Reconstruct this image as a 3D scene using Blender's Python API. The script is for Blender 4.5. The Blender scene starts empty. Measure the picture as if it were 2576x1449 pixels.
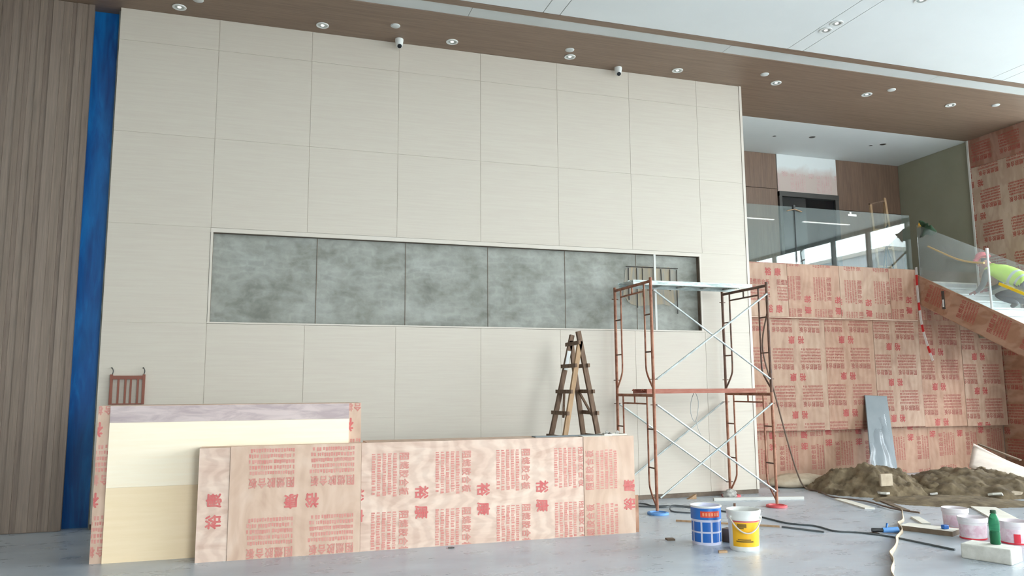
import bpy, bmesh, math, random
from mathutils import Vector, Matrix, noise
random.seed(7)
SC = bpy.context.scene
COL = SC.collection
# ------------------------------------------------------------------ camera
F_PX, W_PX = 1942.4, 2576.0
cam_d = bpy.data.cameras.new('camera'); cam = bpy.data.objects.new('camera', cam_d); COL.objects.link(cam)
cam_d.sensor_fit = 'HORIZONTAL'; cam_d.sensor_width = 36.0; cam_d.lens = 36.0 * F_PX / W_PX
cam_d.clip_start = 0.05; cam_d.clip_end = 500
yaw, pit, rol = (math.radians(a) for a in (17.619, 7.387, -0.383))
fwd = Vector((math.sin(yaw) * math.cos(pit), math.cos(yaw) * math.cos(pit), math.sin(pit)))
rgt = Vector((math.cos(yaw), -math.sin(yaw), 0)); up = rgt.cross(fwd)
r2 = math.cos(rol) * rgt + math.sin(rol) * up; u2 = -math.sin(rol) * rgt + math.cos(rol) * up
m = Matrix((r2, u2, -fwd)).transposed().to_4x4(); m.translation = Vector((0.7487, -10.6578, 1.66))
cam.matrix_world = m
SC.camera = cam
# ------------------------------------------------------------------ sky, exposure
SKY = 21.5
wd = bpy.data.worlds.new('overcast_sky'); SC.world = wd; wd.use_nodes = True
bg = wd.node_tree.nodes['Background']
bg.inputs['Color'].default_value = (0.90, 0.97, 1.0, 1); bg.inputs['Strength'].default_value = SKY
SC.view_settings.view_transform = 'Standard'; SC.view_settings.look = 'None'
SC.view_settings.gamma = 1.0; SC.view_settings.use_curve_mapping = False
SC.view_settings.exposure = 0.0
SC.cycles.max_bounces = 9; SC.cycles.diffuse_bounces = 5; SC.cycles.adaptive_threshold = 0.02; SC.cycles.glossy_bounces = 4
SC.cycles.transmission_bounces = 6; SC.cycles.transparent_max_bounces = 8
SC.cycles.sample_clamp_indirect = 6.0
SC.cycles.caustics_reflective = False; SC.cycles.caustics_refractive = False
H = 6.646          # ceiling height
XW, YB = 18.9, -22.0   # glazed right side of the hall, far side behind the camera
def portal(name, loc, rot, sx, sy):
    d = bpy.data.lights.new(name, 'AREA'); d.shape = 'RECTANGLE'; d.size = sx; d.size_y = sy
    d.cycles.is_portal = True
    o = bpy.data.objects.new(name, d); COL.objects.link(o); o.location = loc; o.rotation_euler = rot
YE = -0.14         # front end of the clad right wall, where the hall widens
portal('daylight_portal', (XW - 0.1, (YE + YB) / 2, H / 2), (0, math.radians(90), 0), H, YE - YB)
GX0, GX1 = 4.0, 8.8   # unseen window behind the camera, added and sized for frontal light
portal('daylight_portal', ((GX0 + GX1) / 2, YB + 0.1, H / 2), (math.radians(90), 0, 0), GX1 - GX0, H)

# ------------------------------------------------------------------ material helpers
def lin(r, g, b):
    f = lambda c: (c / 255) / 12.92 if c <= 10.3 else (((c / 255) + 0.055) / 1.055) ** 2.4
    return (f(r), f(g), f(b), 1.0)
class NT:
    def __init__(s, name):
        s.m = bpy.data.materials.new(name); s.m.use_nodes = True; s.t = s.m.node_tree; s.n = s.t.nodes
        s.b = s.n['Principled BSDF']; s._co = None
    def node(s, typ, **kw):
        n = s.n.new(typ)
        for k, v in kw.items(): setattr(n, k, v)
        return n
    def link(s, a, b): s.t.links.new(a, b)
    def coords(s, scale=(1, 1, 1), rnd=True, rot=(0, 0, 0)):
        tc = s.node('ShaderNodeTexCoord'); mp = s.node('ShaderNodeMapping')
        mp.inputs['Scale'].default_value = scale; mp.inputs['Rotation'].default_value = rot
        if rnd:
            oi = s.node('ShaderNodeObjectInfo'); vm = s.node('ShaderNodeVectorMath', operation='SCALE')
            cb = s.node('ShaderNodeCombineXYZ')
            for k in range(3): s.link(oi.outputs['Random'], cb.inputs[k])
            vm.inputs['Scale'].default_value = 37.0
            s.link(cb.outputs[0], vm.inputs[0])
            ad = s.node('ShaderNodeVectorMath', operation='ADD')
            s.link(tc.outputs['Object'], ad.inputs[0]); s.link(vm.outputs[0], ad.inputs[1])
            s.link(ad.outputs[0], mp.inputs['Vector'])
        else:
            s.link(tc.outputs['Object'], mp.inputs['Vector'])
        return mp.outputs[0]
    def noise(s, co, scale=1, detail=4, rough=.55, dist=0):
        n = s.node('ShaderNodeTexNoise'); n.inputs['Scale'].default_value = scale
        n.inputs['Detail'].default_value = detail; n.inputs['Roughness'].default_value = rough
        n.inputs['Distortion'].default_value = dist; s.link(co, n.inputs['Vector']); return n.outputs['Fac']
    def ramp(s, fac, stops):
        r = s.node('ShaderNodeValToRGB'); e = r.color_ramp.elements
        while len(e) < len(stops): e.new(0.5)
        for k, (p, c) in enumerate(stops): e[k].position = p; e[k].color = c
        s.link(fac, r.inputs[0]); return r.outputs[0]
    def mix(s, fac, a, b, mode='MIX'):
        n = s.node('ShaderNodeMix', data_type='RGBA', blend_type=mode)
        for sock, v in ((n.inputs[0], fac), (n.inputs[6], a), (n.inputs[7], b)):
            if hasattr(v, 'is_output'): s.link(v, sock)
            else: sock.default_value = v
        return n.outputs[2]
    def base(s, c):
        if hasattr(c, 'is_output'): s.link(c, s.b.inputs['Base Color'])
        else: s.b.inputs['Base Color'].default_value = c
    def bump(s, fac, strength=.2, dist=.01):
        b = s.node('ShaderNodeBump'); b.inputs['Strength'].default_value = strength; b.inputs['Distance'].default_value = dist
        s.link(fac, b.inputs['Height']); s.link(b.outputs[0], s.b.inputs['Normal'])
    def set(s, **kw):
        for k, v in kw.items(): s.b.inputs[k.replace('_', ' ')].default_value = v
        return s
def two(name, c1, c2, scale=(1, 1, 1), nscale=3, detail=4, rough=.6, bump=0, lo=.35, hi=.65, dist=0, rnd=True, **kw):
    t = NT(name); co = t.coords(scale, rnd); f = t.noise(co, nscale, detail, .6, dist)
    t.base(t.ramp(f, [(lo, c1), (hi, c2)])); t.set(Roughness=rough, **kw)
    if bump: t.bump(f, bump)
    return t.m
M = {}
M['cream'] = two('cream_panel', lin(198, 186, 172), lin(202, 192, 177), (.6, .6, 14), 3, 5, .5, .03)
M['cream_trim'] = two('cream_trim', lin(205, 194, 180), lin(208, 198, 186), nscale=2, rough=.45)
M['raw_edge'] = two('raw_edge', lin(120, 105, 90), lin(98, 84, 72), nscale=6, rough=.8)
M['white_ceiling'] = two('white_ceiling_paint', lin(225, 227, 225), lin(229, 231, 229), nscale=.7, rough=.8)
M['dark_gap'] = two('dark_gap', lin(70, 72, 70), lin(80, 80, 78), rough=.9)
M['diffuser'] = two('diffuser_white', lin(199, 201, 197), lin(207, 208, 205), nscale=1.2, rough=.6)
def wood(name, c1, c2, c3, axis='x', rough=.5):
    t = NT(name); sc = {'x': (.35, 9, 9), 'z': (9, 9, .35), 'y': (9, .35, 9)}[axis]
    co = t.coords(sc); f = t.noise(co, 2.2, 6, .6, .6); f2 = t.noise(co, 9, 4, .6)
    c = t.ramp(f, [(.3, c1), (.5, c2), (.72, c3)])
    t.base(t.mix(.12, c, t.ramp(f2, [(.3, lin(40, 30, 24)), (.7, lin(190, 160, 135))]))); t.set(Roughness=rough)
    t.bump(f2, .06); return t.m
M['soffit_wood'] = wood('brown_wood_veneer', lin(121, 99, 82), lin(131, 108, 91), lin(141, 117, 99), 'x')
M['slat_wood'] = wood('grey_brown_slat_wood', lin(117, 102, 91), lin(128, 113, 101), lin(137, 121, 109), 'z', .6)
M['slat_wood_b'] = wood('grey_brown_slat_wood_dark', lin(108, 93, 83), lin(117, 102, 91), lin(127, 112, 100), 'z', .6)
M['slat_wood_c'] = wood('grey_brown_slat_wood_mid', lin(114, 99, 87), lin(123, 108, 96), lin(132, 117, 104), 'z', .6)
M['panel_wood'] = wood('brown_wall_veneer', lin(109, 85, 70), lin(121, 94, 78), lin(131, 104, 86), 'z')
M['olive'] = two('olive_wall', lin(147, 143, 123), lin(152, 148, 129), nscale=1.5, rough=.8)
M['white_trim'] = two('white_trim', lin(205, 203, 196), lin(214, 212, 205), nscale=2, rough=.5)
def blue_mat():
    t = NT('blue_membrane_paint'); co = t.coords((7, 7, .9), False); f = t.noise(co, 1.3, 5, .55, 1.2)
    co2 = t.coords((2.2, 2.2, .8), False); f2 = t.noise(co2, 1.1, 3, .5, .5)
    a = t.ramp(f, [(.32, lin(0, 66, 132)), (.55, lin(2, 90, 164)), (.75, lin(10, 120, 194))])
    t.base(t.mix(t.ramp(f2, [(.45, (0, 0, 0, 1)), (.75, (.6, .6, .6, 1))]), a, lin(14, 134, 208))); t.set(Roughness=.35); t.bump(f, .15)
    return t.m
M['blue'] = blue_mat()
def mortar():
    t = NT('grey_mortar'); co = t.coords((1, 1, 1.3), False)
    f = t.noise(co, 1.7, 5, .58, .5); f2 = t.noise(co, 4.2, 5, .6, .3)
    br = t.node('ShaderNodeTexBrick'); co3 = t.coords((1, 1, 1), False, (math.radians(90), 0, 0))
    wv = t.node('ShaderNodeTexNoise'); wv.inputs['Scale'].default_value = 2.5; t.link(co3, wv.inputs['Vector'])
    ad = t.node('ShaderNodeMix', data_type='RGBA', blend_type='LINEAR_LIGHT'); ad.inputs[0].default_value = .12
    t.link(co3, ad.inputs[6]); t.link(wv.outputs['Color'], ad.inputs[7]); t.link(ad.outputs[2], br.inputs['Vector'])
    br.inputs['Scale'].default_value = 1.0; br.inputs['Brick Width'].default_value = .24; br.inputs['Row Height'].default_value = .1
    br.inputs['Mortar Size'].default_value = .03; br.inputs['Mortar Smooth'].default_value = 1; br.inputs['Bias'].default_value = -.2
    br.inputs['Color1'].default_value = (.3, .3, .3, 1); br.inputs['Color2'].default_value = (.62, .62, .62, 1); br.inputs['Mortar'].default_value = (.6, .6, .6, 1)
    c = t.ramp(f, [(.34, lin(126, 126, 117)), (.5, lin(150, 150, 142)), (.68, lin(166, 167, 160))])
    c = t.mix(.24, c, br.outputs['Color'], 'OVERLAY')
    c = t.mix(.3, c, t.ramp(f2, [(.35, lin(98, 96, 87)), (.62, lin(174, 174, 166))]))
    t.base(c); t.set(Roughness=.9); t.bump(f2, .35, .01); return t.m
M['mortar'] = mortar()
def ply(name, a, b, c, grain=(1.4, 1.4, 4.5), rough=.65, wv=.16):
    t = NT(name); co = t.coords(grain); f = t.noise(co, 1.1, 3, .5, 2.2)
    w = t.node('ShaderNodeTexWave'); w.inputs['Scale'].default_value = 1.3; w.inputs['Distortion'].default_value = 9; w.inputs['Detail'].default_value = 3
    w.inputs['Detail Scale'].default_value = .8; t.link(co, w.inputs['Vector'])
    col = t.ramp(f, [(.3, a), (.5, b), (.72, c)])
    col = t.mix(wv, col, t.ramp(w.outputs['Fac'], [(.2, lin(168, 132, 112)), (.8, lin(240, 214, 194))]))
    t.base(col); t.set(Roughness=rough); t.bump(f, .04); return t.m
M['ply_pale'] = ply('pale_plywood', lin(200, 168, 150), lin(213, 185, 167), lin(223, 200, 183))
M['ply_tan'] = ply('tan_plywood', lin(192, 160, 138), lin(204, 173, 151), lin(213, 186, 166), (2.2, 2.2, 1.4), wv=.07)
M['ply_red'] = ply('reddish_plywood', lin(155, 116, 92), lin(167, 128, 104), lin(176, 140, 115), (2, 2, 1.2), wv=.05)
M['ply_dark'] = ply('dark_plywood', lin(145, 101, 75), lin(159, 114, 86), lin(170, 126, 99), (1.4, 1.4, 3))
M['ply_brown'] = ply('light_brown_plywood', lin(159, 124, 103), lin(170, 137, 114), lin(178, 148, 126), (2, 2, 1.2), wv=.05)
M['print_back'] = two('brick_red_print_ink', lin(152, 86, 74), lin(161, 102, 87), nscale=10, rough=.7)
M['print_back_deep'] = two('deep_brick_red_print_ink', lin(166, 66, 63), lin(172, 88, 79), nscale=10, rough=.7)
M['ply_wall'] = ply('brown_wall_plywood', lin(173, 147, 126), lin(182, 156, 136), lin(192, 167, 147), (3, 3, 1.2))
M['ply_top'] = ply('red_brown_plywood', lin(139, 91, 74), lin(149, 100, 81), lin(158, 111, 91), (3, 3, 1.2))
M['print'] = two('red_print_ink', lin(198, 124, 114), lin(206, 152, 138), nscale=14, detail=5, rough=.7, lo=.35, hi=.7)
M['print_deep'] = two('deep_red_print_ink', lin(198, 96, 94), lin(204, 122, 114), nscale=14, detail=5, rough=.7, lo=.35, hi=.7)
M['print_faint'] = two('faded_pink_print_ink', lin(206, 168, 162), lin(214, 188, 182), nscale=9, rough=.8)
M['print_dark'] = two('dark_red_print_ink', lin(160, 78, 66), lin(172, 98, 82), nscale=10, rough=.7)
M['mauve'] = two('mauve_grey_board', lin(204, 186, 182), lin(176, 158, 157), (1, 1, 5), 2.5, 5, .6, 0, .4, .62, 1)
M['face_pale'] = two('pale_cream_facing', lin(254, 236, 208), lin(255, 240, 215), (.8, 1, 12), 2, 4, .5)
M['face_beige'] = two('beige_facing', lin(243, 217, 178), lin(247, 222, 186), (.8, 1, 12), 2, 4, .5)
def floor_mat():
    t = NT('polished_concrete'); co = t.coords((1, 1.8, 1), False)
    f = t.noise(co, .8, 5, .55, .3); f2 = t.noise(co, 3.0, 5, .55, .25); f3 = t.noise(co, 11, 3, .6)
    c = t.ramp(f, [(.3, lin(156, 164, 173)), (.52, lin(175, 183, 191)), (.72, lin(189, 196, 202))])
    c = t.mix(.34, c, t.ramp(f2, [(.2, lin(146, 153, 160)), (.55, lin(179, 186, 194)), (.7, lin(200, 206, 212))]))
    c = t.mix(.025, c, t.ramp(f3, [(.4, lin(124, 126, 128)), (.6, lin(208, 211, 214))]))
    t.base(c); r = t.ramp(f2, [(.3, (.24, .24, .24, 1)), (.7, (.38, .38, .38, 1))]); t.link(r, t.b.inputs['Roughness'])
    return t.m
M['floor'] = floor_mat()
def plain(name, c, rough=.5, **kw):
    c2 = tuple(min(1, v * 1.1) for v in c[:3]) + (1,)
    return two(name, c, c2, nscale=5, rough=rough, **kw)
M['rust'] = two('rusty_painted_steel', lin(138, 80, 56), lin(166, 116, 90), nscale=9, detail=6, rough=.65, bump=.2, lo=.4, hi=.6)
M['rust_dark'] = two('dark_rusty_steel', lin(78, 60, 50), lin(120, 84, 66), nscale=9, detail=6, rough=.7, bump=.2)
M['rust_red'] = two('red_rusty_plank', lin(146, 78, 58), lin(166, 104, 84), (1, 4, 4), 6, 5, .6)
M['galv'] = two('galvanised_steel', lin(168, 174, 172), lin(206, 212, 208), nscale=8, detail=5, rough=.4, Metallic=.6)
M['galv_plank'] = two('galvanised_plank_steel', lin(150, 162, 158), lin(220, 226, 222), (1, 4, 4), 5, 5, .5, Metallic=.3)
M['old_wood'] = two('weathered_brown_timber', lin(92, 70, 54), lin(128, 102, 82), (6, 6, 1), 4, 5, .8, .15)
M['tan_wood'] = two('bare_tan_timber', lin(158, 126, 94), lin(180, 148, 114), (6, 6, 1), 4, 5, .8)
M['red_wood'] = plain('reddish_brown_wood', lin(126, 72, 56), .5)
M['black'] = plain('black_plastic', lin(24, 24, 26), .45)
M['dark_metal'] = plain('dark_grey_metal', lin(66, 62, 58), .45)
M['white_plastic'] = plain('white_plastic', lin(220, 220, 216), .4)
M['grey_plastic'] = plain('grey_plastic', lin(170, 172, 170), .5)
M['lens'] = plain('black_lens', lin(8, 8, 10), .08)
M['blue_plastic'] = plain('blue_bucket_print', lin(34, 104, 180), .4)
M['blue_square'] = plain('mid_blue_square', lin(26, 96, 176), .4)
M['lid_blue'] = plain('pale_blue_lid_plastic', lin(96, 148, 206), .5)
M['lid_red'] = plain('faded_red_lid_plastic', lin(206, 84, 88), .5)
M['lilac_white'] = plain('lilac_white_print', lin(214, 214, 232), .4)
M['orange_red'] = plain('orange_red_label', lin(216, 72, 46), .4)
M['salmon'] = plain('salmon_letters', lin(236, 150, 110), .5)
M['yellow'] = plain('yellow_label', lin(236, 176, 20), .4)
M['yellow_dark'] = plain('brown_label_ink', lin(120, 92, 24), .5)
M['red'] = plain('red_label', lin(206, 44, 60), .4)
M['pink_white'] = two('pink_white_tub', lin(216, 202, 208), lin(225, 221, 221), nscale=5, rough=.5)
M['tub_label'] = two('pink_tub_label', lin(214, 178, 190), lin(232, 212, 218), nscale=12, detail=5, rough=.5, lo=.4, hi=.6)
M['block'] = two('white_aerated_concrete', lin(198, 195, 185), lin(218, 215, 206), nscale=12, detail=6, rough=.9, bump=.3)
M['grey_board'] = two('blue_grey_board', lin(122, 130, 134), lin(132, 139, 143), nscale=2, rough=.6)
M['soil'] = two('brown_clay_soil', lin(80, 66, 47), lin(135, 118, 93), nscale=5, detail=8, rough=.95, bump=.6, lo=.34, hi=.66)
M['sack'] = two('pale_tan_sack', lin(172, 154, 132), lin(196, 180, 158), nscale=5, rough=.85, bump=.1)
M['card'] = two('pale_plasterboard', lin(214, 200, 188), lin(232, 220, 208), nscale=4, rough=.8)
M['card_brown'] = two('brown_board_edge', lin(96, 80, 64), lin(120, 102, 84), nscale=6, rough=.85)
M['off_white'] = two('off_white_board', lin(214, 208, 196), lin(226, 221, 210), nscale=4, rough=.7)
M['cable'] = plain('grey_black_cable', lin(88, 92, 94), .5)
M['hose'] = plain('brown_hose', lin(104, 84, 70), .6)
M['tape_red'] = plain('red_barrier_tape', lin(206, 44, 48), .5)
M['tape_white'] = plain('white_barrier_tape', lin(220, 214, 210), .5)
M['stone_white'] = two('pale_stair_stone', lin(176, 181, 181), lin(189, 195, 195), nscale=5, rough=.4)
M['skin'] = plain('skin', lin(196, 142, 120), .6)
M['sleeve'] = plain('grey_sleeve_cloth', lin(104, 112, 118), .8)
M['trousers'] = plain('dark_blue_grey_cloth', lin(58, 68, 78), .85)
M['shoe'] = plain('black_shoe', lin(34, 34, 36), .6)
M['vest'] = plain('fluorescent_yellow_green_vest', lin(206, 240, 96), .7)
M['reflective'] = plain('silver_reflective_tape', lin(206, 214, 206), .35)
M['helmet'] = plain('pink_red_hard_hat', lin(226, 104, 116), .4)
M['glove'] = plain('dusty_red_glove', lin(150, 74, 84), .8)
M['rope_yellow'] = plain('orange_yellow_hose', lin(228, 172, 62), .5)
M['bright_yellow'] = plain('bright_yellow_strap', lin(250, 208, 40), .5)
M['green_cloth'] = plain('dark_green_cloth', lin(48, 74, 50), .8)
M['asphalt'] = plain('outdoor_paving', lin(150, 152, 150), .9)
M['outdoor_grey'] = plain('grey_outdoor_wall', lin(198, 206, 212), .8)
M['plaster'] = plain('off_white_plaster', lin(206, 204, 196), .8)
M['ochre'] = two('ochre_hacked_plaster', lin(168, 152, 128), lin(146, 143, 134), (7, 7, .8), 3, 5, .9, .3, .38, .6, .8)
M['scrap'] = two('scrap_grey', lin(120, 116, 110), lin(190, 186, 178), nscale=20, rough=.9)
def lamp_mat(name, s):
    t = NT(name); t.base(lin(240, 240, 236)); t.b.inputs['Emission Color'].default_value = (1, .98, .94, 1)
    t.b.inputs['Emission Strength'].default_value = s; return t.m
M['lamp'] = lamp_mat('downlight_lens', 1.2)
M['tube_lamp'] = lamp_mat('linear_lamp_diffuser', 14.0)
def glass_mat(name, tint, veil, dust, ior=1.5, rough=0.015):
    """thin sheet: transparent + fresnel mirror + a little dust film"""
    t = NT(name); t.n.remove(t.b); out = [n for n in t.n if n.type == 'OUTPUT_MATERIAL'][0]
    tr = t.node('ShaderNodeBsdfTransparent'); tr.inputs[0].default_value = tint
    gl = t.node('ShaderNodeBsdfGlossy'); gl.inputs['Roughness'].default_value = rough
    dd = t.node('ShaderNodeBsdfDiffuse'); dd.inputs[0].default_value = dust
    tl = t.node('ShaderNodeBsdfTranslucent'); tl.inputs[0].default_value = dust
    df = t.node('ShaderNodeMixShader'); df.inputs[0].default_value = .5; t.link(dd.outputs[0], df.inputs[1]); t.link(tl.outputs[0], df.inputs[2])
    ge = t.node('ShaderNodeNewGeometry'); io = t.node('ShaderNodeMath', operation='MULTIPLY_ADD')   # same index seen from either face of the thin pane
    io.inputs[1].default_value = 1 / ior - ior; io.inputs[2].default_value = ior; t.link(ge.outputs['Backfacing'], io.inputs[0])
    fr = t.node('ShaderNodeFresnel'); t.link(io.outputs[0], fr.inputs[0])
    co = t.coords((1, 1, 1)); f = t.noise(co, 1.6, 5, .6, .8)
    rp = t.ramp(f, [(.3, (veil * .6,) * 3 + (1,)), (.75, (min(1, veil * 1.5),) * 3 + (1,))])
    m1 = t.node('ShaderNodeMixShader'); t.link(rp, m1.inputs[0]); t.link(tr.outputs[0], m1.inputs[1]); t.link(df.outputs[0], m1.inputs[2])
    m2 = t.node('ShaderNodeMixShader'); t.link(fr.outputs[0], m2.inputs[0]); t.link(m1.outputs[0], m2.inputs[1]); t.link(gl.outputs[0], m2.inputs[2])
    t.link(m2.outputs[0], out.inputs[0]); return t.m
M['glass'] = glass_mat('clear_balustrade_glass', (.88, .94, .93, 1), .07, lin(190, 198, 194))
M['glass_dusty'] = glass_mat('dusty_filmed_glass', (.95, .97, .97, 1), .16, lin(206, 210, 210))
M['glass_clear'] = glass_mat('clear_stair_glass', (.9, .94, .94, 1), .07, lin(206, 210, 210))
M['door_glass'] = glass_mat('dark_door_glass', (.35, .38, .4, 1), .1, lin(120, 126, 130))
M['door_glass_far'] = plain('bluish_window_glass', lin(150, 166, 176), .15)
M['film'] = glass_mat('thin_plastic_film', (.95, .96, .97, 1), .2, lin(206, 212, 216), 1.4, .3)
def bottle_mat():
    t = NT('green_bottle_plastic'); t.n.remove(t.b); out = [n for n in t.n if n.type == 'OUTPUT_MATERIAL'][0]
    tr = t.node('ShaderNodeBsdfTransparent'); tr.inputs[0].default_value = (.30, .72, .52, 1)
    gl = t.node('ShaderNodeBsdfGlossy'); gl.inputs['Roughness'].default_value = .12
    df = t.node('ShaderNodeBsdfDiffuse'); df.inputs[0].default_value = lin(70, 140, 104)
    fr = t.node('ShaderNodeLayerWeight'); fr.inputs[0].default_value = .12
    m1 = t.node('ShaderNodeMixShader'); m1.inputs[0].default_value = .45
    t.link(tr.outputs[0], m1.inputs[1]); t.link(df.outputs[0], m1.inputs[2])
    m2 = t.node('ShaderNodeMixShader'); t.link(fr.outputs[0], m2.inputs[0]); t.link(m1.outputs[0], m2.inputs[1]); t.link(gl.outputs[0], m2.inputs[2])
    t.link(m2.outputs[0], out.inputs[0]); return t.m
M['bottle'] = bottle_mat()
M['liquid'] = plain('olive_liquid', lin(74, 78, 30), .2)
def sprayed():
    t = NT('white_sprayed_plywood'); co = t.coords((1, 1, 1), False); f = t.noise(co, 2.2, 5, .6, .5)
    tc = t.node('ShaderNodeTexCoord'); sp = t.node('ShaderNodeSeparateXYZ'); t.link(tc.outputs['Generated'], sp.inputs[0])
    a = t.node('ShaderNodeMath', operation='MULTIPLY_ADD'); a.inputs[1].default_value = .55; t.link(f, a.inputs[0]); t.link(sp.outputs['Z'], a.inputs[2])
    t.base(t.ramp(a.outputs[0], [(.72, lin(206, 186, 176)), (1.0, lin(230, 232, 230))])); t.set(Roughness=.8); return t.m
M['sprayed'] = sprayed()

# ------------------------------------------------------------------ mesh helpers (all coordinates are world metres)
WLOC = {}
class MB:
    def __init__(s): s.v = []; s.f = []; s.mi = []
    def add(s, vs, fs, T=None, mi=0):
        k = len(s.v)
        for p in vs:
            p = Vector(p); s.v.append(T @ p if T else p)
        for f in fs: s.f.append(tuple(i + k for i in f)); s.mi.append(mi)
        return s
    def box(s, a, b, T=None, mi=0):
        x0, y0, z0 = a; x1, y1, z1 = b
        return s.add([(x0, y0, z0), (x1, y0, z0), (x1, y1, z0), (x0, y1, z0), (x0, y0, z1), (x1, y0, z1), (x1, y1, z1), (x0, y1, z1)],
                     [(0, 3, 2, 1), (4, 5, 6, 7), (0, 1, 5, 4), (1, 2, 6, 5), (2, 3, 7, 6), (3, 0, 4, 7)], T, mi)
    def beam(s, p, q, w, d, side=None, mi=0):
        """rectangular bar from p to q; w across 'side', d the other way"""
        p, q = Vector(p), Vector(q); z = (q - p).normalized()
        sd = Vector(side) if side else (Vector((1, 0, 0)) if abs(z.x) < .9 else Vector((0, 1, 0)))
        x = (sd - sd.dot(z) * z).normalized(); y = z.cross(x); L = (q - p).length
        T = Matrix((x, y, z)).transposed().to_4x4(); T.translation = p
        return s.box((-w / 2, -d / 2, 0), (w / 2, d / 2, L), T, mi)
    def tube(s, pts, r, n=8, caps=True, mi=0, rads=None):
        pts = [Vector(p) for p in pts]; k0 = len(s.v); prev = None
        for i, p in enumerate(pts):
            t = (pts[min(i + 1, len(pts) - 1)] - pts[max(i - 1, 0)]).normalized()
            if prev is None:
                a = Vector((0, 0, 1)) if abs(t.z) < .9 else Vector((1, 0, 0)); x = a.cross(t).normalized()
            else:
                x = (prev - prev.dot(t) * t).normalized()
            prev = x; y = t.cross(x); rr = rads[i] if rads else r
            for j in range(n):
                an = 2 * math.pi * j / n; s.v.append(p + rr * (math.cos(an) * x + math.sin(an) * y))
        for i in range(len(pts) - 1):
            for j in range(n):
                a = k0 + i * n + j; b = k0 + i * n + (j + 1) % n
                s.f.append((a, b, b + n, a + n)); s.mi.append(mi)
        if caps:
            s.f.append(tuple(k0 + j for j in reversed(range(n)))); s.mi.append(mi)
            e = k0 + (len(pts) - 1) * n; s.f.append(tuple(e + j for j in range(n))); s.mi.append(mi)
        return s
    def lathe(s, prof, c=(0, 0, 0), n=32, T=None, mi=0, a0=0, a1=2 * math.pi):
        full = abs(a1 - a0 - 2 * math.pi) < 1e-6; m_ = n if full else n + 1; k0 = len(s.v); c = Vector(c)
        for r, z in prof:
            for j in range(m_):
                an = a0 + (a1 - a0) * j / n; p = c + Vector((r * math.cos(an), r * math.sin(an), z)); s.v.append(T @ p if T else p)
        for i in range(len(prof) - 1):
            for j in range(n):
                a = k0 + i * m_ + j; b = k0 + i * m_ + (j + 1) % m_
                s.f.append((a, b, b + m_, a + m_)); s.mi.append(mi)
        return s
    def prism(s, poly, d, mi=0):
        """closed polygon (3d points) extruded by vector d"""
        n = len(poly); d = Vector(d); vs = [Vector(p) for p in poly]; vs += [p + d for p in vs]
        fs = [tuple(reversed(range(n))), tuple(range(n, 2 * n))] + [(i, (i + 1) % n, n + (i + 1) % n, n + i) for i in range(n)]
        return s.add(vs, fs, None, mi)
    def grid(s, fn, nu, nv, thick=0, mi=0):
        k0 = len(s.v)
        for i in range(nu + 1):
            for j in range(nv + 1): s.v.append(Vector(fn(i / nu, j / nv)))
        for i in range(nu):
            for j in range(nv):
                a = k0 + i * (nv + 1) + j; s.f.append((a, a + nv + 1, a + nv + 2, a + 1)); s.mi.append(mi)
        return s
    def build(s, name, mats, parent=None, smooth=False, origin=None, fix=True, bevel=0, solid=0):
        if not isinstance(mats, (list, tuple)): mats = [mats]
        mn = Vector((min(p.x for p in s.v), min(p.y for p in s.v), min(p.z for p in s.v)))
        mx = Vector((max(p.x for p in s.v), max(p.y for p in s.v), max(p.z for p in s.v)))
        o = Vector(origin) if origin else Vector(((mn.x + mx.x) / 2, (mn.y + mx.y) / 2, mn.z))
        me = bpy.data.meshes.new(name); me.from_pydata([p - o for p in s.v], [], s.f)
        for mt in mats: me.materials.append(M[mt] if isinstance(mt, str) else mt)
        me.polygons.foreach_set('material_index', s.mi)
        if fix:
            b = bmesh.new(); b.from_mesh(me); bmesh.ops.recalc_face_normals(b, faces=b.faces); b.to_mesh(me); b.free()
        if smooth:
            me.polygons.foreach_set('use_smooth', [True] * len(me.polygons))
            if smooth is True: me.set_sharp_from_angle(angle=math.radians(40))
        ob = bpy.data.objects.new(name, me); COL.objects.link(ob); WLOC[ob.name] = o
        if parent: ob.parent = parent; ob.location = o - WLOC[parent.name]
        else: ob.location = o
        if solid:
            md = ob.modifiers.new('thickness', 'SOLIDIFY'); md.thickness = solid; md.offset = 0
        if bevel:
            md = ob.modifiers.new('bevel', 'BEVEL'); md.width = bevel; md.segments = 2
        return ob
def tag(o, label, cat, group=None, kind=None):
    o['label'] = label; o['category'] = cat
    if group: o['group'] = group
    if kind: o['kind'] = kind
    return o
def thing(name, loc, label, cat, group=None):
    o = bpy.data.objects.new(name, None); COL.objects.link(o); o.location = loc; o.empty_display_size = .1
    WLOC[o.name] = Vector(loc); return tag(o, label, cat, group)
def struct(o): o['kind'] = 'structure'; return o
def sempty(name, loc=(0, 0, 0)):
    o = bpy.data.objects.new(name, None); COL.objects.link(o); o.location = loc; WLOC[o.name] = Vector(loc); return struct(o)
def copy_tree(o, loc, parent=None):
    c = o.copy(); COL.objects.link(c); c.location = loc
    if parent: c.parent = parent
    for ch in list(o.children):
        k = ch.copy(); COL.objects.link(k); k.parent = c; k.matrix_parent_inverse = ch.matrix_parent_inverse
        for g in list(ch.children):
            q = g.copy(); COL.objects.link(q); q.parent = k
    return c
def smoothpath(pts, n=8):
    pts = [Vector(p) for p in pts]; out = []
    P = [pts[0]] + pts + [pts[-1]]
    for i in range(1, len(P) - 2):
        a, b, c, d = P[i - 1], P[i], P[i + 1], P[i + 2]
        for k in range(n):
            t = k / n
            out.append(.5 * ((2 * b) + (c - a) * t + (2 * a - 5 * b + 4 * c - d) * t * t + (3 * b - a - 3 * c + d) * t ** 3))
    out.append(pts[-1]); return out

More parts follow.
